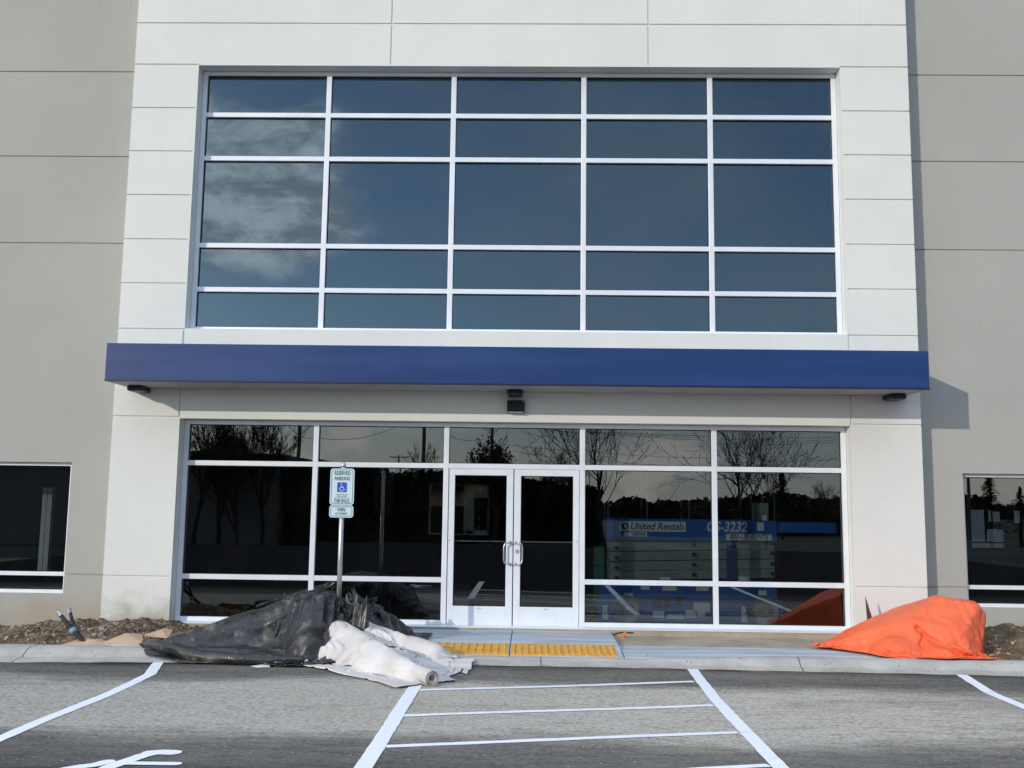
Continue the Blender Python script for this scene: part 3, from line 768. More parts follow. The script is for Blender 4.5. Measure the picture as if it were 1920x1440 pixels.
m=MB(); bx_(m,1127,1091,1452,1155,.05,.75,.02); bx_(m,1122,1118,1460,1150,.02,.78,.015); ch=m.build('chassis',M['lift_blue'],T)
m=MB(); bx_(m,1220,1117,1328,1158,-.006,.019,.008); m.build('side_tray',M['lift_blue'],T)
for x0_,y0_,x1_,y1_ in ((1222,1118,1237,1134),(1242,1117,1254,1132),(1262,1115,1276,1130)):
    m=MB(); bx_(m,x0_,y0_,x1_,y1_,-.012,-.007); m.build('control_panel',M['black'],T)
for cx,cy in ((1173,1145),(1427,1150)):
    for y in (-.03,.66):
        zc=V(1143,cx)-.0; R=.207; zc=R
        w=MB(); X=U(cx)
        w.tube([(X,LY+y,zc),(X,LY+y+.02,zc),(X,LY+y+.13,zc),(X,LY+y+.15,zc)],[R-.02,R,R,R-.02],36); wh=w.build('wheel',M['tyre'],T)
        w=MB(); w.tube([(X,LY+y-.004,zc),(X,LY+y-.0005,zc)],[.118,.122],28); w.build('rim',simple('wheel_rim_grey',(.22,.21,.19),.6) if 'wheel_rim_grey' not in bpy.data.materials else bpy.data.materials['wheel_rim_grey'],wh)
        w=MB(); w.tube([(X,LY+y-.02,zc),(X,LY+y-.0045,zc)],[.035,.04],16); w.build('hub',M['steel'],wh)
m=MB(); bx_(m,1115,1024,1135,1134,.25,.31,.012); m.build('ladder',M['lift_green'],T)
def plate(nm,xa,ya,xb,yb2,parent,Yo,mat='decal',r=.01):
    m=MB(); m.poly(rrect(U(xa),U(xb),V(yb2,(xa+xb)/2),V(ya,(xa+xb)/2),r),LY+Yo-.002,LY+Yo); return m.build(nm,M[mat],parent,fix=True)
ink=M['decal_ink']
pl=plate('name_plate',1160,977,1283,995.5,deck,-.0005,r=.02)
text('lettering','United Rentals',(U(1182)+U(1277))/2,V(986.5,1230),LY-.0035,.150,ink,pl,shear=.25,bold=.0015,sx=.90)
m=MB()
cx,cz=U(1170.5),V(986,1170)
m.v+=[(cx+.052*math.cos(2*PI*i/24),LY-.0036,cz+.052*math.sin(2*PI*i/24)) for i in range(24)]; m.f.append(tuple(range(24))); m.m.append(0)
n=len(m.v); m.v+=[(cx+.008+.020*math.cos(2*PI*i/16)-.012*math.sin(2*PI*i/16),LY-.0046,cz+.040*math.sin(2*PI*i/16)) for i in range(16)]; m.f.append(tuple(range(n,n+16))); m.m.append(1)
m.build('emblem',[ink,M['decal']],pl)
text('model_lettering','GS-3232',(U(1309)+U(1407))/2,V(987.5,1350),LY-.0015,.205,M['decal'],deck,shear=.2,bold=.006,sx=.84)
pl=plate('number_plate',1169,996.8,1211,1004.5,deck,-.0005,r=.004); text('lettering','10987424',(U(1180)+U(1211))/2,V(1000.6,1190),LY-.0035,.060,ink,pl,sx=.80,bold=.001)
pl=plate('phone_plate',1357,1000,1441,1011.5,deck,-.0005,r=.015); text('lettering','800-UR-RENTS',U(1399),V(1005.7,1399),LY-.0035,.105,ink,pl,shear=.22,bold=.001,sx=.86)
pl=plate('warning_label',1415,979,1427,994,deck,-.0005,r=.003)
for i,(a,b,c,d,Yo) in enumerate(((1236,1079,1255,1094,.045),(1380,1078,1401,1088,.045),(1169,1108,1185,1119,.0),(1129,1130,1138,1144,.0),(1129,1143,1140,1156,.0),(1221,1140,1242,1152,-.008),(1247,1146,1279,1154,-.008),(1281,1138,1301,1152,-.008),(1296,1124,1326,1142,-.008),(1303,1142,1317,1150,-.008),(1384,1132,1392,1144,.0),(1384,1145,1395,1160,.0),(1416,1103,1431,1112,.03),(1200,1093,1216,1102,.04),(1240,1096,1266,1104,.04),(1302,1096,1325,1104,.04))):
    plate('warning_label',a,b,c,d,T if Yo<.02 else ch,Yo if Yo else .015,r=.003)

Q=empty('added_white_backdrop',(16,13,-.5)); tag(Q,'added white panelled shed glimpsed through openings behind the right edge window','backdrop')  # white block added so the rear wall openings look bright
m=MB()
for k_ in range(8): m.box(9.5+k_*1.6,11.08+k_*1.6,13,16,-.5,3.4)
m.build('wall',M['white_board'],Q)
m=MB(); m.box(9.2,22.6,12.8,16.2,3.401,3.55); m.build('roof',M['far_roof'],Q)

# ------------------------------------------------------------ what stands across the lot (seen in the glass)
def RX(px,L): return (px-995)/1836.5*L
def RY(L): return .52-(L-13.9)
def tree(px,L,h,seed,label,name='bare_tree',spread=.5,depth=6,lean=0,leaves=0,base=-.5,fork=.28,group='bare trees across the lot',r0=.13,nb=3,up=.25,lr=(.58,.82)):
    rng=random.Random(seed); X,Y=RX(px,L),RY(L)
    t=empty(name,(X,Y,base)); tag(t,label,'tree',group)
    tr=MB(); tw=MB(); lf=MB()
    def grow(p,d,l,r,lev):
        n=4 if lev<3 else 3; pts=[p]; rs=[r]; q=p; dd=d
        for i in range(n):
            dd=(dd+Vector((rng.gauss(0,.10),rng.gauss(0,.10),rng.gauss(.03,.06)))).normalized()
            q=q+dd*l/n; pts.append(q); rs.append(max(.011,r*(1-.40*(i+1)/n)))
        (tr if lev<3 else tw).tube(pts,rs,6 if lev<2 else 3,cap=False)
        if lev>=depth:
            if leaves and rng.random()<leaves:
                for _ in range(2):
                    c=q+Vector((rng.gauss(0,.12),rng.gauss(0,.12),rng.gauss(0,.12))); a=Vector((rng.gauss(0,1),rng.gauss(0,1),rng.gauss(0,1))).normalized()*.09; b=a.orthogonal().normalized()*.05
                    lf.add([c-a,c+b,c+a,c-b],[(0,1,2,3)])
            return
        kids=nb+(1 if lev<(3 if nb==2 else 2) else 0)
        for kx in range(kids):
            f=rng.uniform(.35,1.0) if kx else 1.0; idx=f*n; i0=min(int(idx),n-1); bp=pts[i0].lerp(pts[i0+1],idx-i0)
            ang=rng.uniform(.35,.95)*(spread*1.6) if kx else rng.uniform(.05,.3)
            ax=dd.orthogonal().normalized(); ax.rotate(Matrix.Rotation(rng.uniform(0,2*PI),3,dd)) if False else None
            R=Matrix.Rotation(rng.uniform(0,2*PI),3,dd); ax=R@ax
            nd=(Matrix.Rotation(ang,3,ax)@dd); nd=(nd+Vector((0,0,up))).normalized()
            grow(bp,nd,l*rng.uniform(*lr),rs[i0]*rng.uniform(.55,.8) if kx else rs[-1],lev+1)
    grow(Vector((X,Y,base)),Vector((lean,0,1)).normalized(),h*fork,r0,0)
    tr.build('trunk',M['bark'],t); tw.build('twigs',M['bark'],t)
    if leaves: lf.build('leaves',M['leaf'],t)
    return t
tree(1128,52,8.6,11,'tall bare tree reflected left of the lift sign',spread=.72,depth=7,fork=.26,r0=.15,nb=2,up=.14,lr=(.74,.92))
tree(1378,56,10.5,23,'bare forked tree reflected above the lift platform',spread=.75,depth=7,fork=.22,r0=.17,nb=2,up=.12,lr=(.74,.92))
tree(1440,58,7.5,37,'smaller bare tree reflected right of the forked tree',spread=.55,depth=5,fork=.30,r0=.09)
tree(930,50,7.6,41,'leafy half bare tree reflected in the transom over the doors',spread=.6,depth=6,fork=.26,leaves=.5,r0=.12)
tree(1030,60,6.5,43,'bare tree reflected in the right door leaf',spread=.5,depth=6,fork=.3,r0=.1)
for i,(px,h,s) in enumerate(((372,9,51),(418,9.5,52),(455,8,53),(500,8.5,54))):
    tree(px,48+2*(i%2),h,s,['leftmost bare tree reflected in the left panes','second bare tree reflected from the left edge','third bare tree reflected in the top left pane','bare tree reflected beside the lamp pole'][i],spread=.55,depth=6,fork=.28,r0=.12)
tree(820,75,8,61,'bare tree reflected beside the left door frame',spread=.45,depth=5,fork=.3)
tree(1545,95,6,62,'small distant bare tree reflected at the right',spread=.6,depth=5,fork=.3,r0=.08)

def conifer(px,L,h,seed,label,w=.24):
    rng=random.Random(seed); X,Y=RX(px,L),RY(L); t=empty('conifer',(X,Y,-.5)); tag(t,label,'tree','conifers across the lot')
    m=MB(); m.tube([(X,Y,-.5),(X,Y,h)],[.14,.02],7); m.build('trunk',M['bark'],t)
    m=MB()
    for i in range(1400):
        z=rng.uniform(.1,1)**.8; a=rng.uniform(0,2*PI); rr=(1-z)*w*h*rng.uniform(.15,1.1)*(1+.3*math.sin(z*40+a)); c=Vector((X+rr*math.cos(a),Y+rr*math.sin(a),z*h-rr*.25))
        d=Vector((math.cos(a),math.sin(a),-.3)).normalized()*rng.uniform(.12,.3)*h/7; s=Vector((-math.sin(a),math.cos(a),rng.uniform(-.4,.4)))*.10*h/7
        m.add([c-d,c+s,c+d,c-s],[(0,1,2,3)])
    m.build('foliage',M['needle'],t)
conifer(1472,75,5.0,3,'small pointed conifer reflected right of the lift platform'); conifer(1840,60,4.3,4,'conifer reflected in the right edge window',.3)
conifer(1895,62,3.2,5,'rounder low conifer reflected at the right edge',.45); conifer(1070,85,5.2,6,'dark conifer reflected behind the right door leaf',.35)

# brush and woods far across the road : masses nobody could count
def brush(name,x0,x1,y,prof,seed,n,label,size=.35,mat='hedge',zb=-.5,dy=3):
    rng=random.Random(seed); m=MB()
    for i in range(n):
        x=rng.uniform(x0,x1); top=prof(x); z=zb+(top-zb)*min(1.03,rng.uniform(0,1)**.6*1.03); s=size*rng.uniform(.5,1.3)
        a=Vector((rng.gauss(0,1),rng.gauss(0,1),rng.gauss(0,1))).normalized()*s; b=a.orthogonal().normalized()*s*rng.uniform(.3,.8)
        c=Vector((x,y+rng.uniform(-dy,dy),z)); m.add([c-a,c+b,c+a,c-b],[(0,1,2,3)])
    # body of the thicket : an uneven ridge with thickness
    N=60; base=len(m.v)
    for i in range(N+1):
        x=x0+(x1-x0)*i/N; t=prof(x)*rng.uniform(.80,.93)
        m.v+=[(x,y+dy*.6,zb),(x,y+dy*.5,t),(x,y-dy*.5,t),(x,y-dy*.6,zb)]
    for i in range(N):
        for k in range(3):
            a=base+i*4+k; m.f.append((a,a+4,a+5,a+1)); m.m.append(0)
    return tag(m.build(name,M[mat]),label,kind='stuff')
nz=lambda x,s:math.sin(x*.31+s)*.35+math.sin(x*.83+s*2)*.22+math.sin(x*2.1+s)*.12
brush('woods',-200,300,-230,lambda x:3.2+2.2*nz(x*.12,1),1,5000,'far low woods along the horizon',1.3,dy=8)
brush('thicket',-14,-3,-42,lambda x:3.5+.8*nz(x,2)+(-x-8)*.10,2,4500,'dark roadside brush reflected in the left panes',.30)
brush('thicket',-3,4,-46,lambda x:3.5+.8*nz(x*1.4,5)-max(0,x)*.25,4,3800,'dark brush reflected in the door leaves',.28)
brush('thicket',8,40,-75,lambda x:2.6+.7*nz(x,7),6,3500,'low brush reflected behind the lift',.4)
brush('thicket',-60,-14,-46,lambda x:3.9+.6*nz(x,3),7,5000,'dark brush beyond the left of the lot',.4)
# low dark warehouse at the left
H=empty('warehouse',(-22,-36,-.5)); tag(H,'low dark flat roofed warehouse reflected in the left panes','building')
m=MB(); m.box(-34,-13.6,-50,-37,-.5,4.1); m.build('wall',M['far_wall'],H)
m=MB(); m.add([(-34.5,-36.6,4.10),(-13.0,-36.6,4.10),(-13.0,-50.4,4.1),(-34.5,-50.4,4.1),(-34.5,-36.6,4.9),(-13.0,-36.6,4.35),(-13.0,-50.4,4.35),(-34.5,-50.4,4.9)],[(0,3,2,1),(4,5,6,7),(0,1,5,4),(1,2,6,5),(2,3,7,6),(3,0,4,7)]); m.build('roof',M['far_roof'],H,fix=True)

# utility poles and their wires
def pole(px,L,h,label,arms=1,lamp=False):
    X,Y=RX(px,L),RY(L); t=empty('utility_pole',(X,Y,-.5)); tag(t,label,'utility pole','utility poles across the lot')
    m=MB(); m.tube([(X,Y,-.5),(X,Y,h)],[.15,.10],8); m.build('pole',M['wood_pole'],t)
    for a in range(arms):
        z=h-.25-a*.9; m=MB(); m.box(X-1.2,X+1.2,Y-.06,Y+.06,z-.06,z+.06)
        m.tube([(X,Y+.08,z-.7),(X-.75,Y+.08,z-.05)],.025,5); m.tube([(X,Y+.08,z-.7),(X+.75,Y+.08,z-.05)],.025,5)
        ca=m.build('crossarm',M['wood_pole'],t)
        for dx in (-1.1,-.5,.5,1.1):
            q=MB(); q.tube([(X+dx,Y,z+.061),(X+dx,Y,z+.2)],[.04,.05],6); q.build('insulator',M['far_wall'],ca)
    if lamp:
        m=MB(); m.tube([(X,Y,h-.8),(X+.8,Y,h-.1),(X+1.8,Y,h)],.03,6); m.box(X+1.6,X+2.2,Y-.12,Y+.12,h-.08,h+.06); m.build('lamp_arm',M['steel'],t)
    return X,Y,h
P1=pole(552,60,6.9,'utility pole with a lamp arm reflected in the top left pane',1,True)
P2=pole(793,64,8.6,'tall utility pole reflected left of the doors',2)
P3=pole(748,120,7.6,'distant utility pole reflected near the parking sign',2)
P4=pole(928,76,8.2,'utility pole reflected in the transom over the doors',1)
P5=pole(1800,76,8.2,'utility pole beyond the right edge window',1)
def wire(a,b,sag,r=.018,label='thin black overhead wire strung between the utility poles'):
    m=MB(); A=Vector(a);Bv=Vector(b); pts=[]
    for i in range(25):
        f=i/24; p=A.lerp(Bv,f); p.z-=sag*4*f*(1-f); pts.append(p)
    m.tube(pts,r,4); return tag(m.build('overhead_wire',M['black']),label,'wire','overhead wires between the utility poles')
for dz,dx,sg,dy in ((-.05,-1.1,.9,0),(-.05,.5,1.1,.1),(-.05,1.1,1.3,.2),(-1.5,0,1.2,.3),(-1.9,0,1.5,0)):
    wire((P4[0]+dx,P4[1]+dy,P4[2]+dz),(P5[0]+dx,P5[1]+dy,P5[2]+dz),sg)
for dz,dx,sg in ((-.05,-1.1,.5),(-.05,1.1,.7),(-1.0,0,.9)):
    wire((P1[0]+dx,P1[1],P1[2]+dz),(P2[0]+dx,P2[1],P2[2]+dz),sg)
    wire((P2[0]+dx,P2[1],P2[2]+dz),(P4[0]+dx,P4[1],P4[2]+dz),sg)
for dz,dx,sg in ((-.05,-1.1,.9),(-.05,1.1,1.1)): wire((P1[0]-45,P1[1],8+dz),(P1[0]+dx,P1[1],P1[2]+dz),sg)
# ------------------------------------------------------------ draped sheets (each one is let fall over its heap by a small position based cloth solver)

def round_cone(p,q,r0,r1,sz=1.0):
    p=np.array(p,float); q=np.array(q,float); d=q-p; L2=d@d
    def push(X,m):
        t=np.clip(((X-p)@d)/L2,0,1)[...,None]; c=p+t*d; r=r0+(r1-r0)*t+m
        e=X-c; e[...,2]/=sz; n=np.linalg.norm(e,axis=-1,keepdims=True)+1e-9
        k=n<r; e2=e*(r/n); e2[...,2]*=sz
        return np.where(k,c+e2,X),k[...,0]
    return push
def ellipsoid(c,r):
    c=np.array(c,float); r=np.array(r,float)
    def push(X,m):
        e=(X-c)/(r+m); n=np.linalg.norm(e,axis=-1,keepdims=True)+1e-9; k=n<1
        return np.where(k,c+e/n*(r+m),X),k[...,0]
    return push
def hull(planes):
    """convex block: every plane is (normal, a point on it)"""
    P=[(np.array(n,float)/np.linalg.norm(n),np.array(p,float)) for n,p in planes]
    def push(X,m):
        D=np.stack([(X-p)@n for n,p in P],-1)-m; k=D.argmax(-1); d=np.take_along_axis(D,k[...,None],-1)[...,0]; ins=d<0
        N=np.array([n for n,_ in P])[k]
        return np.where(ins[...,None],X-N*d[...,None],X),ins
    return push
def ground_z(X):
    x,y=X[...,0],X[...,1]
    kt=np.interp(x,[-3.2,-1.3,1.3,3.0],[0,-.05,-.05,0])+.006
    side=np.where((x>-1.76)&(x<1.12),np.interp(y,[-2.03,-1.3],[-.05,0]),-.03)
    return np.interp(y,[-2.46,-2.44,-2.29],[ROAD+.006,ROAD+.022,ROAD+.042])*(y<=-2.29)+np.where(y>-2.29,np.where(y>-2.03,np.maximum(side,kt-.03),np.where(y>-2.2,kt,ROAD+.042+(kt-ROAD-.055)*np.clip((y+2.29)/.09,0,1))),0)
def smooth_field(ny,nx,cell,rs,cellx=None):
    cellx=cellx or cell; gy,gx=int(ny/cell)+3,int(nx/cellx)+3; g=rs.standard_normal((gy,gx))
    yy=np.arange(ny)/cell; xx=np.arange(nx)/cellx; y0=yy.astype(int); x0=xx.astype(int); fy=(yy-y0)[:,None]; fx=(xx-x0)[None]
    fy=fy*fy*(3-2*fy); fx=fx*fx*(3-2*fx)
    a=g[y0][:,x0]; b=g[y0][:,x0+1]; c=g[y0+1][:,x0]; d=g[y0+1][:,x0+1]
    return (a*(1-fx)+b*fx)*(1-fy)+(c*(1-fx)+d*fx)*fy
def drape(nx,ny,f,push,seed=1,exu=.06,exv=.06,exfield=None,steps=90,iters=9,pins=None,bend=.25,jig=.02,wind=(0,0,0)):
    rs=np.random.RandomState(seed)
    u,v=np.meshgrid(np.linspace(0,1,nx),np.linspace(0,1,ny)); X=np.stack(f(u,v),-1).astype(float)
    for g in push: X,_=g(X,.014)
    X[...,2]=np.maximum(X[...,2],ground_z(X)+.008)
    # growth of the rest lengths makes the slack that becomes folds
    ex=np.ones((ny,nx))
    if exfield is not None: ex=exfield(u,v)
    R0=X.copy()
    E=[]
    def edges(s0,s1,st,gr):
        a=X[s0];b=X[s1]; L=np.linalg.norm(a-b,axis=-1)*(1+gr*.5*(ex[s0]+ex[s1])); E.append((s0,s1,L[...,None],st))
    S=slice
    for par in (0,1):
        edges((S(None),S(par,nx-1,2)),(S(None),S(par+1,nx,2)),1.0,exu)
        edges((S(par,ny-1,2),S(None)),(S(par+1,ny,2),S(None)),1.0,exv)
    for par in (0,1):
        edges((S(par,ny-1,2),S(0,nx-1)),(S(par+1,ny,2),S(1,nx)),.35,(exu+exv)/2)
        edges((S(par,ny-1,2),S(1,nx)),(S(par+1,ny,2),S(0,nx-1)),.35,(exu+exv)/2)
    for par in (0,1,2,3):
        edges((S(None),S(par,nx-4,8)),(S(None),S(par+4,nx,8)),bend*.4,exu*.2)
    for par in (0,1):
        for q in (0,1):
            edges((S(None),S(par*2+q,nx-2,4)),(S(None),S(par*2+q+2,nx,4)),bend,exu*.8)
            edges((S(par*2+q,ny-2,4),S(None)),(S(par*2+q+2,ny,4),S(None)),bend,exv*.8)
    X[...,2]+=jig*smooth_field(ny,nx,5,rs)+jig*.6*smooth_field(ny,nx,2.5,rs); X[...,1]+=jig*.5*smooth_field(ny,nx,4,rs)
    V=np.zeros_like(X); dt=1/40
    pm=None
    if pins is not None: pm,pt=pins(u,v,R0)
    for s in range(steps):
        V=V*.93; V[...,2]-=9.8*dt; P=X+V*dt; fr=np.zeros(X.shape[:2],bool)
        for _ in range(iters):
            for s0,s1,L,st in E:
                a=P[s0]; b=P[s1]; d=b-a; n=np.linalg.norm(d,axis=-1,keepdims=True)+1e-9; c=d*((n-L)/n*.5*st)
                P[s0]=a+c; P[s1]=P[s1]-c
            for g in push:
                P,k=g(P,.012); fr|=k
            gz=ground_z(P)+.008; k=P[...,2]<gz; P[...,2]=np.where(k,gz,P[...,2]); fr|=k
            P[...,1]=np.minimum(P[...,1],-.02)
            if pm is not None: P=np.where(pm[...,None],pt,P)
        V=(P-X)/dt; V=np.clip(V,-2.5,2.5); V[fr]*=.35; X=P
    return X
def radiating(V,P,k,amp,seed,r0=.15,r1=1.6,axis=0):
    """pulled folds that fan out from a gathered point P, seen on the surface"""
    rs=np.random.RandomState(seed); ny,nx=V.shape[:2]; du=np.gradient(V,axis=1); dv=np.gradient(V,axis=0)
    N=np.cross(du,dv); N/=np.linalg.norm(N,axis=-1,keepdims=True)+1e-9
    if N[...,2].mean()<0: N=-N
    e=V-np.array(P); r=np.linalg.norm(e,axis=-1); th=np.arctan2(e[...,2]+.6*-e[...,1],np.abs(e[...,0])+.02)
    s=th*k+.55*smooth_field(ny,nx,14,rs)+.25*smooth_field(ny,nx,7,rs); t=s%1; w=np.where(t<.28,t/.28,1-(t-.28)/.72)
    env=np.clip((r-r0*.3)/r0,0,1)*np.clip((r1-r)/(.6*r1),0,1)*np.clip(.45+.6*smooth_field(ny,nx,16,rs),0,1)
    W=V+N*(amp*(w-.5)*env)[...,None]; W[...,2]=np.maximum(W[...,2],ground_z(W)+.004); return W
def creases(V,amp,seed,cells=((9,9,1.0),(5,5,.5)),mask=None,warp=1.5):
    """sharp little valleys and ridges pushed along the surface normal"""
    rs=np.random.RandomState(seed); ny,nx=V.shape[:2]
    du=np.gradient(V,axis=1); dv=np.gradient(V,axis=0); N=np.cross(du,dv); N/=np.linalg.norm(N,axis=-1,keepdims=True)+1e-9
    if N[...,2].mean()<0: N=-N
    d=np.zeros((ny,nx))
    for cy,cx,w in cells:
        f=smooth_field(ny,nx,cy,rs,cx); g=smooth_field(ny,nx,cy*1.7,rs,cx*1.7)
        r=np.abs(f+.4*g); d+=w*(np.clip(r,0,1.3)-.6)
        jj,ii=np.meshgrid(np.arange(nx),np.arange(ny)); a=rs.uniform(0,PI); s=(ii*math.sin(a)/cy+jj*math.cos(a)/cx)+warp*smooth_field(ny,nx,cy*3,rs,cx*3)
        t=np.abs((s*.5)%1-.5)*2; d+=w*.55*(np.clip(1-t*3.2,0,1))*np.clip(g+.2,0,1)*2
    if mask is not None:
        u,v=np.meshgrid(np.linspace(0,1,nx),np.linspace(0,1,ny)); d=d*mask(u,v)
    W=V+N*(amp*d)[...,None]; W[...,2]=np.maximum(W[...,2],ground_z(W)+.014); W[...,1]=np.minimum(W[...,1],-.01); return W
def sheet_mesh(name,V,mat,parent,thick=.004,keep=None,lev=1):
    ny,nx=V.shape[:2]; m=MB(); m.v=[tuple(p) for p in V.reshape(-1,3).tolist()]
    for j in range(ny-1):
        for i in range(nx-1):
            if keep and not keep(i/(nx-1),j/(ny-1)): continue
            a=j*nx+i; m.f.append((a,a+1,a+nx+1,a+nx)); m.m.append(0)
    o=m.build(name,mat,parent,smooth=True)
    q=o.modifiers.new('sub','SUBSURF'); q.levels=lev; q.render_levels=lev
    q=o.modifiers.new('sol','SOLIDIFY'); q.thickness=thick; q.offset=0
    return o
def mk_black_tarp():
    t=NT('black_tarp_fabric'); co=t.coord()
    d=t.noise(co,3.2,7,.68); f=t.noise(co,22,6,.7)
    c=t.mix(t.range(f,.35,.65),(.014,.0145,.016),(.030,.030,.031))
    c=t.mix(t.math('MULTIPLY',t.range(d,.53,.70),.75),c,(.19,.175,.15))
    c=t.mix(t.math('MULTIPLY',t.range(t.noise(co,9,6,.75),.60,.66),.5),c,(.26,.24,.21))
    w=t.noise(co,9,5,.6,.6)
    return t.pbr(c,t.mix(t.range(d,.4,.6),(.24,)*3,(.55,)*3),0,t.bump(t.noise(co,110,3),.2,.003,t.bump(w,.3,.02)),.6)
def mk_sheet(name,a,b,dirt,rough=.55,damt=.25,wr=.4,spec=.3,trans=0):
    t=NT(name); co=t.coord(); n=t.noise(co,2.2,5,.6)
    c=t.mix(t.range(n,.35,.65),a,b); c=t.mix(t.math('MULTIPLY',t.range(t.noise(co,5.5,7,.72),.54,.72),damt),c,dirt)
    w=t.math('ABSOLUTE',t.math('SUBTRACT',t.noise(co,3.2,6,.62,.8),.5)); w=t.math('ADD',w,t.math('MULTIPLY',t.math('ABSOLUTE',t.math('SUBTRACT',t.noise(co,9,5,.6,.5),.5)),.4))
    return t.pbr(c,rough,0,t.bump(t.noise(co,130,2),.12,.002,t.bump(w,wr,.16)),spec)
M['tarp_black']=mk_black_tarp()
M['tarp_orange']=mk_sheet('orange_tarp_fabric',(.80,.125,.045),(.92,.17,.065),(.55,.10,.04),.42,.35,.22)
M['sheet_white']=mk_sheet('white_fabric',(.60,.56,.53),(.70,.67,.65),(.50,.40,.33),.80,.35,.06,.2)
M['paper_end']=simple('roll_end',(.42,.42,.38),.8)
lerp=lambda a,b,t:a+(b-a)*t
def interp(x,xs,ys): return np.interp(x,xs,ys)
# orange tarp : one big sheet over a bulky load, tapering to a point on the left
OC=[hull([((-.425,0,.94),(5.15,-1.2,.635)),((.15,-.05,.99),(5.15,-1.2,.635)),((.85,-.20,.55),(5.64,-1.2,.52)),((.93,-.30,-.30),(5.68,-1.2,.34)),
   ((-.05,-.56,.80),(5.15,-1.28,.62)),((.05,-.92,.38),(5.1,-1.80,.24)),((.25,-.86,-.35),(5.2,-1.88,.16)),((-.28,-.88,.42),(4.55,-1.62,.20)),((-.60,-.72,.40),(4.10,-1.28,.08)),((0,.65,.72),(5.15,-1.0,.62)),((-.3,.9,.4),(4.4,-.75,.1)),((.60,-.70,.25),(5.40,-1.62,.30))]),
   round_cone((4.35,-1.30,-.02),(3.86,-1.05,-.04),.20,.06), ellipsoid((4.48,-1.62,-.03),(.28,.22,.20)), ellipsoid((4.98,-1.80,-.02),(.28,.20,.17))]
def f_orange(u,v):
    x=3.68+2.02*u
    yf=interp(x,[3.68,3.95,4.2,4.55,4.9,6.1],[-1.02,-1.35,-1.62,-1.90,-2.04,-2.06]); yb=interp(x,[3.68,4.2,4.8,5.3,6.1],[-.92,-.72,-.50,-.45,-.60])
    top=interp(x,[3.68,4.18,4.53,4.88,5.2,5.5,5.8,6.1],[.0,.28,.46,.58,.66,.66,.58,.40])
    a=v*PI; y=lerp(yf,yb,.5-.5*np.cos(a)); z=-.02+(top+.05)*np.sin(a)**.75
    return x,y,z
def pin_orange(u,v,R):
    m=np.zeros(u.shape,bool); t=R.copy()
    m[:, 0]=True; m[0,::9]=True; m[-1,::9]=True
    t[0,:,2]=-.022; t[-1,:,2]=-.022
    m[:,-1]=True; n=u.shape[0]; a=np.linspace(-1,1,n); t[:,-1,0]=5.34+.05*np.cos(a*1.5); t[:,-1,1]=-1.25+a*.45; t[:,-1,2]=-.02
    return m,t
VO=drape(130,96,f_orange,OC,seed=5,exu=.03,exv=.05,pins=pin_orange,bend=.22,jig=.03,exfield=lambda u,v:.6+2.0*np.exp(-((u-.50)**2/.02+(v-.14)**2/.03))+1.0*np.exp(-((u-.2)**2/.02+(v-.15)**2/.02)),steps=80)
VO=radiating(VO,(3.75,-1.0,-.02),7.5,.030,81,r0=.35,r1=2.6)
VO=radiating(VO,(5.52,-1.5,-.02),3.5,.028,82,r0=.15,r1=1.1)
VO=creases(VO,.017,71,((9,34,1.2),(24,22,1.2),(5,9,.5)),mask=lambda u,v:.5+.9*np.exp(-((v-.15)**2)/.02)+.2*(u<.3))
TO=empty('orange_tarp',(5.0,-1.2,-.05)); tag(TO,'bright orange tarp draped over a bulky heap beside the right pilaster','tarp')
def tuck(V,pts,depth,w):   # a sharp inward fold along a line on the front
    W=V.copy(); x,z=V[...,0],V[...,2]; f=np.zeros(x.shape)
    for (x0,z0),(x1,z1) in zip(pts[:-1],pts[1:]):
        dx,dz=x1-x0,z1-z0; t=np.clip(((x-x0)*dx+(z-z0)*dz)/(dx*dx+dz*dz),0,1); r=np.hypot(x-x0-t*dx,z-z0-t*dz); f=np.maximum(f,np.clip(1-r/w,0,1)**1.5)
        f=f
    W[...,1]+=depth*f*(V[...,1]<-1.45); return W
VO=tuck(VO,[(4.72,.30),(4.80,.20),(4.95,.12),(5.12,.03),(5.25,.0)],.09,.05); VO=tuck(VO,[(4.25,.24),(4.16,.12),(4.30,.02)],.06,.05); VO=tuck(VO,[(4.78,.22),(4.70,.12),(4.74,.04)],.07,.035)
sheet_mesh('sheet',VO,M['tarp_orange'],TO)
# flap of the same tarp lying on the walk
def f_flap(u,v):
    x=4.55+.88*u; yf=interp(x,[4.5,4.8,5.3,5.7],[-1.98,-2.08,-2.10,-2.07]); yb=yf+.42*(1-.75*u)
    return x,lerp(yf,yb,v),.02+.06*v+0*u
VF=drape(50,20,f_flap,OC,seed=9,exu=.10,exv=.12,steps=60,jig=.02)
VF=creases(VF,.010,78,((6,9,1.1),(4,5,.6)))
sheet_mesh('flap',VF,M['tarp_orange'],TO)

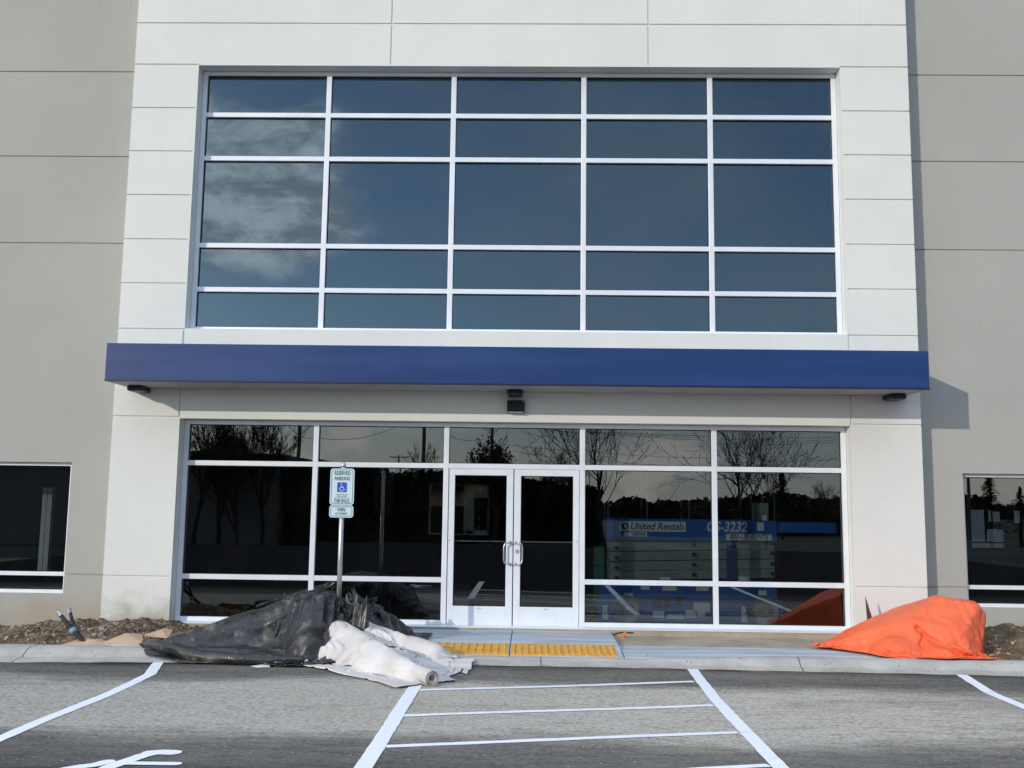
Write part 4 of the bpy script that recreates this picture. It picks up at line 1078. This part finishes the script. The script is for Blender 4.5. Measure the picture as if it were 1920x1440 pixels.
# black tarp
BC=[round_cone((-2.80,-1.36,.12),(-4.35,-1.85,-.06),.475,.12), round_cone((-2.80,-1.36,.12),(-2.15,-1.25,.06),.475,.42), round_cone((-2.10,-1.15,.10),(-1.62,-.70,.0),.34,.10), round_cone((-2.75,-1.5,.0),(-2.6,-2.1,-.08),.40,.22)]
def f_black(u,v):
    x=-4.50+2.55*u
    yf=interp(x,[-4.5,-4.0,-3.4,-2.6,-1.9],[-2.24,-2.50,-2.56,-2.50,-2.2]); yb=interp(x,[-4.5,-3.6,-2.8,-1.9],[-1.45,-.95,-.70,-.72])
    top=interp(x,[-4.5,-4.0,-3.4,-2.8,-2.3,-1.9],[.04,.16,.40,.62,.60,.50])
    a=v*PI; return x,lerp(yf,yb,.5-.5*np.cos(a)),-.04+(top+.06)*np.sin(a)**.8
def pin_black(u,v,R):
    m=np.zeros(u.shape,bool); t=R.copy(); m[0,::8]=True; m[-1,::8]=True; m[:,0]=True
    for k in (0,-1): t[k,:,2]=ground_z(R[k])+.012
    return m,t
VB=drape(130,90,f_black,BC,seed=11,exu=.04,exv=.05,pins=pin_black,bend=.2,jig=.03,exfield=lambda u,v:.5+2.6*np.clip((u-.42)/.25,0,1)*(v<.6)+.9*(v<.3),steps=80)
VB=radiating(VB,(-2.25,-1.55,.40),4.5,.05,83,r0=.15,r1=1.3)
VB=creases(VB,.022,72,((8,26,1.0),(18,14,1.2),(5,7,.3)),mask=lambda u,v:.45+1.1*np.clip((u-.40)/.25,0,1))
TB=empty('black_tarp',(-2.9,-1.4,-.1)); tag(TB,'crumpled dusty black tarp heaped around the foot of the parking sign','tarp')
sheet_mesh('sheet',VB,M['tarp_black'],TB)
# second layer thrown over the right half of the front
def f_fold(u,v):
    x=-3.12+1.08*u+.10*v; z=interp(v,[0,.35,.7,1],[.02,.30,.46,.62])+.04
    y=interp(v,[0,.35,.7,1],[-2.48,-2.12,-1.92,-1.70])+.06*np.cos(u*9)
    return x,y-.06,z
VL=drape(76,70,f_fold,BC+[round_cone((-2.75,-1.5,.03),(-2.6,-2.1,-.05),.42,.24)],seed=21,exu=.24,exv=.16,bend=.18,jig=.05,steps=80,pins=lambda u,v,R:((v>.985)&(np.round(u*75).astype(int)%9==0),R+np.array([0,.05,-.02])))
VL=creases(VL,.020,73,((20,8,1.2),(7,5,.25)))
sheet_mesh('fold',VL,M['tarp_black'],TB,thick=.006)
def f_right(u,v):
    x=-2.32+.95*u; y=-1.52+.95*v-.05*u; z=interp(u,[0,.3,.6,1],[.60,.52,.30,.06])+.05*np.sin(v*PI)
    return x,y,z
VR=drape(50,48,f_right,BC,seed=31,exu=.12,exv=.14,bend=.3,jig=.03,steps=70,pins=lambda u,v,R:((u<.01)&(np.round(v*47).astype(int)%8==0),R))
VR=creases(VR,.018,74,((8,12,1.1),(5,5,.6)))
sheet_mesh('flap',VR,M['tarp_black'],TB)
# ragged torn strips standing round the post
def ragged(seed,x0,x1,y0,y1,h0,h1,amp):
    rs=np.random.RandomState(seed); nx,ny=44,26; u,v=np.meshgrid(np.linspace(0,1,nx),np.linspace(0,1,ny))
    w=smooth_field(ny,nx,6,rs); w2=smooth_field(ny,nx,3,rs); top=h0+(h1-h0)*u+.035*smooth_field(1,nx,6,rs)+.022*smooth_field(1,nx,2.5,rs)
    x=lerp(x0,x1,u)+amp*.5*w*v+.02*w2; y=lerp(y0,y1,u)-.28*(1-v)**1.5+amp*w*(1-.3*v)+.04*np.sin(u*15+3*w+2*w2)*(1-.2*v); z=-.02+(top+.02)*v+.02*w2*(1-v)
    z=z-.05*np.clip(v-.75,0,1)*4*np.abs(w2); y=y-.10*np.clip(v-.7,0,1)*3*(.4+w2)
    return np.stack([x,y,z],-1)
for a in ((3,-2.50,-2.28,-1.52,-1.64,.50,.48,.03),(4,-2.36,-2.02,-1.66,-1.62,.52,.50,.05),(8,-2.16,-1.84,-1.55,-1.42,.53,.36,.05),(12,-2.30,-1.95,-1.50,-1.46,.56,.55,.05)):
    sheet_mesh('torn_strip',ragged(*a),M['tarp_black'],TB,thick=.006)
# rolled hem along the kerb
def rolltube(name,pts,rads,seed,mat,parent,n=22,per=8,amp=.10):
    rs=np.random.RandomState(seed); P=[Vector(p) for p in pts]; Q=[];R=[]
    for i in range(len(P)-1):
        for k in range(per):
            t=k/per; Q.append(P[i].lerp(P[i+1],t)); R.append(rads[i]+(rads[i+1]-rads[i])*t)
    Q.append(P[-1]); R.append(rads[-1]); m=MB(); m.tube(Q,R,n,cap=True); N=len(Q)
    F=smooth_field(N,n,3,rs)*.6+smooth_field(N,n,1.6,rs)*.4
    F[:,-2:]=F[:,:2][:,::-1]
    for i in range(N):
        c=Q[i]
        for k in range(n):
            p=Vector(m.v[i*n+k]); g=1+amp*F[i,k]+.05*math.sin(k*3.1+i*.25); q=c+(p-c)*g; m.v[i*n+k]=tuple(q)
    o=m.build(name,mat,parent,smooth=True); q=o.modifiers.new('sub','SUBSURF'); q.levels=1; q.render_levels=1; return o
rolltube('rolled_hem',[(-4.56,-2.12,.045),(-4.42,-2.16,.045),(-4.15,-2.30,.02),(-3.8,-2.46,-.045),(-3.3,-2.52,-.055),(-2.9,-2.53,-.06),(-2.55,-2.5,-.06)],[.05,.068,.072,.070,.066,.06,.05],41,M['tarp_black'],TB)

# white fabric
WC=[round_cone((-2.38,-1.62,.05),(-1.16,-3.40,-.05),.235,.09), ellipsoid((-2.0,-2.15,-.05),(.48,.36,.21)), ellipsoid((-1.62,-2.6,-.1),(.34,.42,.20)), round_cone((-1.95,-1.6,-.02),(-1.25,-2.1,-.05),.26,.12)]
TW=empty('white_fabric',(-1.6,-2.4,-.1)); tag(TW,'loosely rolled white fabric spilling from the black tarp onto the asphalt','fabric sheet')
def f_w1(u,v):   # v along the roll from the heap to the road, u across it
    ax=lerp(-2.40,-1.10,v); ay=lerp(-1.55,-3.48,v); w=lerp(.46,.31,v); s=(u-.5)*2
    px=ax+s*w*.83; py=ay+s*w*.55-.10*(s<0)*s*s
    z=lerp(.40,.12,v)*np.clip(1-s*s,0,1)**.5+.0
    return px,py,z+.02
V1=drape(70,96,f_w1,WC,seed=51,exu=.11,exv=.05,bend=.35,jig=.02,steps=80,exfield=lambda u,v:.6+1.3*(u<.3)+1.0*(u>.8))
V1=radiating(V1,(-2.45,-1.5,.2),5,.035,84,r0=.3,r1=3)
V1=creases(V1,.015,75,((48,13,1.3),(26,20,.5)))
sheet_mesh('sheet',V1,M['sheet_white'],TW,thick=.003,keep=lambda u,v:V1[int(round(v*95)),int(round(u*69)),0]>-2.70)
def f_w2(u,v):   # looser layer lying to the right, over the kerb
    x=lerp(-2.15,-.98,u)+.10*v; y=lerp(-1.35,-2.55,v)-.55*u; z=.20-.14*u+.02*np.sin(v*9)+.14*np.sin(u*PI)*np.sin(v*PI)
    return x,y,z
V2=drape(66,60,f_w2,WC+[round_cone((-1.95,-1.7,.0),(-1.1,-2.2,-.03),.22,.14)],seed=57,exu=.16,exv=.16,bend=.35,jig=.03,steps=70)
V2=radiating(V2,(-2.2,-1.35,.2),4,.035,85,r0=.2,r1=2.4)
V2=creases(V2,.017,76,((34,13,1.4),))
sheet_mesh('sheet',V2,M['sheet_white'],TW,thick=.003,keep=lambda u,v:not(v>.9 and math.sin(u*23)>.1) and not (u>.94 and math.sin(v*17)>.2))
def f_w3(u,v):   # thin torn edge on the asphalt
    x=lerp(-1.45,-.62,u); y=lerp(-2.35,-2.95,v)-.15*u+.2*u*(1-v); z=.02-.05*u+.05*np.sin(v*12)+0*x
    return x,y,z
V3=drape(44,36,f_w3,[],seed=59,exu=.10,exv=.12,bend=.3,jig=.02,steps=50)
sheet_mesh('torn_edge',V3,M['sheet_white'],TW,thick=.002,keep=lambda u,v:v<.55+.45*abs(math.sin(u*7+.6)) and not(u>.8 and v>.35+.5*math.sin(u*31)))
def f_w4(u,v):   # skirt on the left, lying on the road
    ax=lerp(-2.50,-1.22,v); ay=lerp(-2.0,-3.62,v); x=ax-.20*(1-u)*(1-.5*v)+.05*np.sin(v*19)*(1-u); y=ay-.16*(1-u)*(1-.7*v)+.10*u; z=.03+.16*u+0*v
    return x,y,z
V4=drape(26,70,f_w4,WC,seed=63,exu=.10,exv=.10,bend=.3,jig=.02,steps=60)
V4=creases(V4,.012,77,((9,8,1.2),))
sheet_mesh('skirt',V4,M['sheet_white'],TW,thick=.003)
m=MB(); a=Vector((-1.30,-3.16,-.018)); b=Vector((-.985,-3.66,-.036)); d=(b-a).normalized(); s1=d.orthogonal().normalized(); s2=d.cross(s1)
nr=70; L_=[]
for e,(c) in enumerate((a,b)):
    for i in range(nr):
        t=i/(nr-1); th=t*PI*2*3.2; r=.088-.050*t; p=c+(s1*math.cos(th)+s2*math.sin(th))*r; m.v.append((p.x,p.y,max(p.z,-.115)))
for i in range(nr-1): m.f.append((i,i+1,nr+i+1,nr+i)); m.m.append(0)
q=m.build('roll',M['sheet_white'],TW,smooth=True); sm=q.modifiers.new('s','SOLIDIFY'); sm.thickness=.004

# ------------------------------------------------------------ soil, rubble, scraps
def heap(name,x0,x1,y0,y1,hf,seed,label):
    rs=np.random.RandomState(seed); nx=int((x1-x0)/.028); ny=int((y1-y0)/.028)
    x,y=np.meshgrid(np.linspace(x0,x1,nx),np.linspace(y0,y1,ny)); n=smooth_field(ny,nx,9,rs)*.5+smooth_field(ny,nx,4,rs)*.3+smooth_field(ny,nx,1.8,rs)*.28
    h=hf(x,y); z=-.10+h*(1+.22*n)+.014*n
    m=MB(); m.v=[tuple(p) for p in np.stack([x,y,z],-1).reshape(-1,3).tolist()]
    for j in range(ny-1):
        for i in range(nx-1): a=j*nx+i; m.f.append((a,a+1,a+nx+1,a+nx)); m.m.append(0)
    tag(m.build(name,M['soil'],smooth=False),label,kind='stuff')
    return lambda px,py:-.10+float(hf(np.array(px),np.array(py)))
def hl(x,y):
    base=interp(x,[-16,-8.2,-7.6,-7.2,-6.9,-6.5,-6.15,-5.95,-5.75,-5.4,-5.1,-4.8,-4.4,-4.1],[.08,.08,.07,.03,.04,.16,.12,.18,.10,.18,.18,.10,.06,.05])
    pr=np.clip((y+2.06)/.9,0,1)**.8*(1-.35*np.clip((y+.7)/.7,0,1))
    return base*pr+.03
def hr(x,y):
    base=interp(x,[5.5,5.9,6.3,7.2,9,16],[.05,.09,.16,.24,.16,.10]); return base*np.clip((y+2.05)/.9,0,1)**.8+.03
zl=heap('soil_heap',-14,-4.02,-2.05,-.002,hl,3,'loose brown soil heaped against the left wall')
zr=heap('soil_heap',5.55,14,-2.05,.30,hr,4,'brown soil bed beyond the orange tarp')
rng=random.Random(77)
def rubble(name,n,x0,x1,y0,y1,zf,label,big=.042,mat='stone'):
    m=MB(); ic=[]
    for sub in (1,1):
        bm=bmesh.new(); bmesh.ops.create_icosphere(bm,subdivisions=1,radius=1); ic=([v.co.copy() for v in bm.verts],[[v.index for v in f.verts] for f in bm.faces]); bm.free()
    for _ in range(n):
        x=rng.uniform(x0,x1); y=rng.uniform(y0,y1); r=(.008 if big>.01 else .004)+big*rng.random()**3.6; s=(r*rng.uniform(.7,1.8),r*rng.uniform(.6,1.1),r*rng.uniform(.35,.8))
        R=Matrix.Rotation(rng.uniform(0,PI),3,'Z')@Matrix.Rotation(rng.gauss(0,.5),3,'Y'); z=zf(x,y)+s[2]*.3
        m.add([R@Vector((v.x*s[0]*rng.uniform(.8,1.15),v.y*s[1]*rng.uniform(.8,1.15),v.z*s[2]))+Vector((x,y,z)) for v in ic[0]],ic[1])
    tag(m.build(name,M[mat]),label,kind='stuff')
rubble('rubble',3400,-9,-4.1,-2.02,-.05,zl,'loose stones and clods on the left soil',.032)
rubble('rubble',500,5.6,9,-2.0,.2,zr,'loose stones on the right soil')
m_=lambda x,y:ROAD+.002
rubble('gravel_crumbs',520,-7,7,-6.8,-2.5,lambda x,y:rz(x,y)-.004,'tiny pale crumbs scattered on the asphalt',.002,'white_bit')
rubble('gravel_crumbs',150,-6,6,-2.40,-2.05,lambda x,y:(-.0 if y>-2.2 else ROAD+.01)-.006,'tiny crumbs along the kerb',.008)

G=empty('cable_conduit',(-5.26,-1.92,-.1)); tag(G,'two black conduits taped together sticking out of the soil','conduit')
m=MB(); m.tube([(-5.16,-1.95,-.12),(-5.26,-1.93,-.06),(-5.40,-1.90,.05),(-5.52,-1.88,.15),(-5.62,-1.86,.25),(-5.715,-1.85,.345)],[.030,.030,.029,.027,.025,.024],14); m.build('pipe',M['rubber'],G,smooth=True)
m=MB(); m.tube([(-5.30,-1.90,-.03),(-5.44,-1.86,.09),(-5.52,-1.85,.19),(-5.56,-1.84,.28),(-5.600,-1.83,.385)],[.018,.019,.020,.020,.019],12); m.build('pipe',M['rubber'],G,smooth=True)
m=MB(); m.tube([(-5.50,-1.87,.12),(-5.54,-1.86,.17)],[.045,.044],16); m.build('sleeve',simple('sleeve_plastic',(.22,.27,.32),.4),G,smooth=True)
m=MB(); m.tube([(-5.69,-1.852,.32),(-5.735,-1.85,.368)],[.029,.029],14); m.build('end_cap',M['steel'],G,smooth=False)
m=MB(); m.tube([(-5.594,-1.831,.355),(-5.606,-1.83,.405)],[.024,.024],14); m.build('end_cap',M['steel'],G,smooth=False)
def scrap(name,pts,mat,label,cat,thick=.005):
    n=len(pts); m=MB(); c=Vector((sum(p[0] for p in pts)/n,sum(p[1] for p in pts)/n,max(p[2] for p in pts)))
    m.v=[tuple(p) for p in pts]+[tuple(c)]; m.f=[(i,(i+1)%n,n) for i in range(n)]; m.m=[0]*n
    o=m.build(name,mat,fix=True); s=o.modifiers.new('s','SOLIDIFY'); s.thickness=thick; return tag(o,label,cat)
scrap('cardboard_scrap',[(-5.62,-1.98,-.01),(-5.45,-1.75,.05),(-5.20,-1.74,.03),(-4.95,-1.98,0.0),(-5.25,-2.03,-.005)],M['cardboard'],'flat tan cardboard scrap under the conduits','cardboard scrap')
scrap('cardboard_scrap',[(-5.13,-1.95,.02),(-4.97,-1.65,.10),(-4.78,-1.62,.09),(-4.62,-1.93,.02)],M['cardboard'],'peaked cardboard scrap between the conduits and the black tarp','cardboard scrap')
scrap('cardboard_scrap',[(-4.80,-1.55,.06),(-4.62,-1.3,.12),(-4.48,-1.4,.11),(-4.42,-1.7,.05)],M['cardboard'],'small peaked cardboard scrap behind the end of the tarp roll','cardboard scrap')
scrap('paper_scrap',[(-5.12,-2.0,.006),(-4.95,-1.90,.02),(-4.70,-1.92,.015),(-4.63,-2.02,.004),(-4.9,-2.04,.004)],simple('pinkish_paper',(.60,.45,.40),.8),'flat pinkish paper scrap on the kerb edge','paper scrap')
scrap('plastic_sheet',[(-4.25,-1.35,.02),(-3.88,-1.0,.14),(-3.70,-1.05,.16),(-4.05,-1.5,.05)],M['sheet_grey'],'pale grey plastic strip behind the black tarp','plastic sheet')
scrap('white_scrap',[(-3.12,-2.66,-.105),(-3.02,-2.58,-.10),(-2.93,-2.60,-.10),(-2.90,-2.68,-.108),(-3.03,-2.72,-.108)],M['white_bit'],'small white scrap lying on the asphalt before the black tarp','scrap')
m=MB(); m.tube([(-4.66,-1.05,-.05),(-4.655,-1.05,.10)],.022,8); tag(m.build('marker_stub',M['pink']),'short red plastic stub in the soil by the left pilaster','marker')
m=MB(); m.poly([(4.545,.555),(4.64,.23),(4.72,-.02),(4.60,-.05),(4.56,.25)],-.30,-.285); o=m.build('steel_stake',M['rust'],fix=True); tag(o,'rusty pointed stake leaning at the right pilaster behind the orange tarp','stake')
Z=empty('debris_piece',(1.28,-.2,-.05)); tag(Z,'orange plastic bit with a dark rod on the ledge right of the doors','debris')
m=MB(); m.box(1.24,1.30,-.26,-.20,-.048,-.005,c=.01); m.box(1.27,1.33,-.25,-.21,-.02,.025,c=.01); m.build('orange_piece',M['orange_bit'],Z)
m=MB(); m.tube([(1.16,-.22,.0),(1.27,-.21,.018),(1.42,-.2,.012)],.011,8); m.build('rod',M['black'],Z)
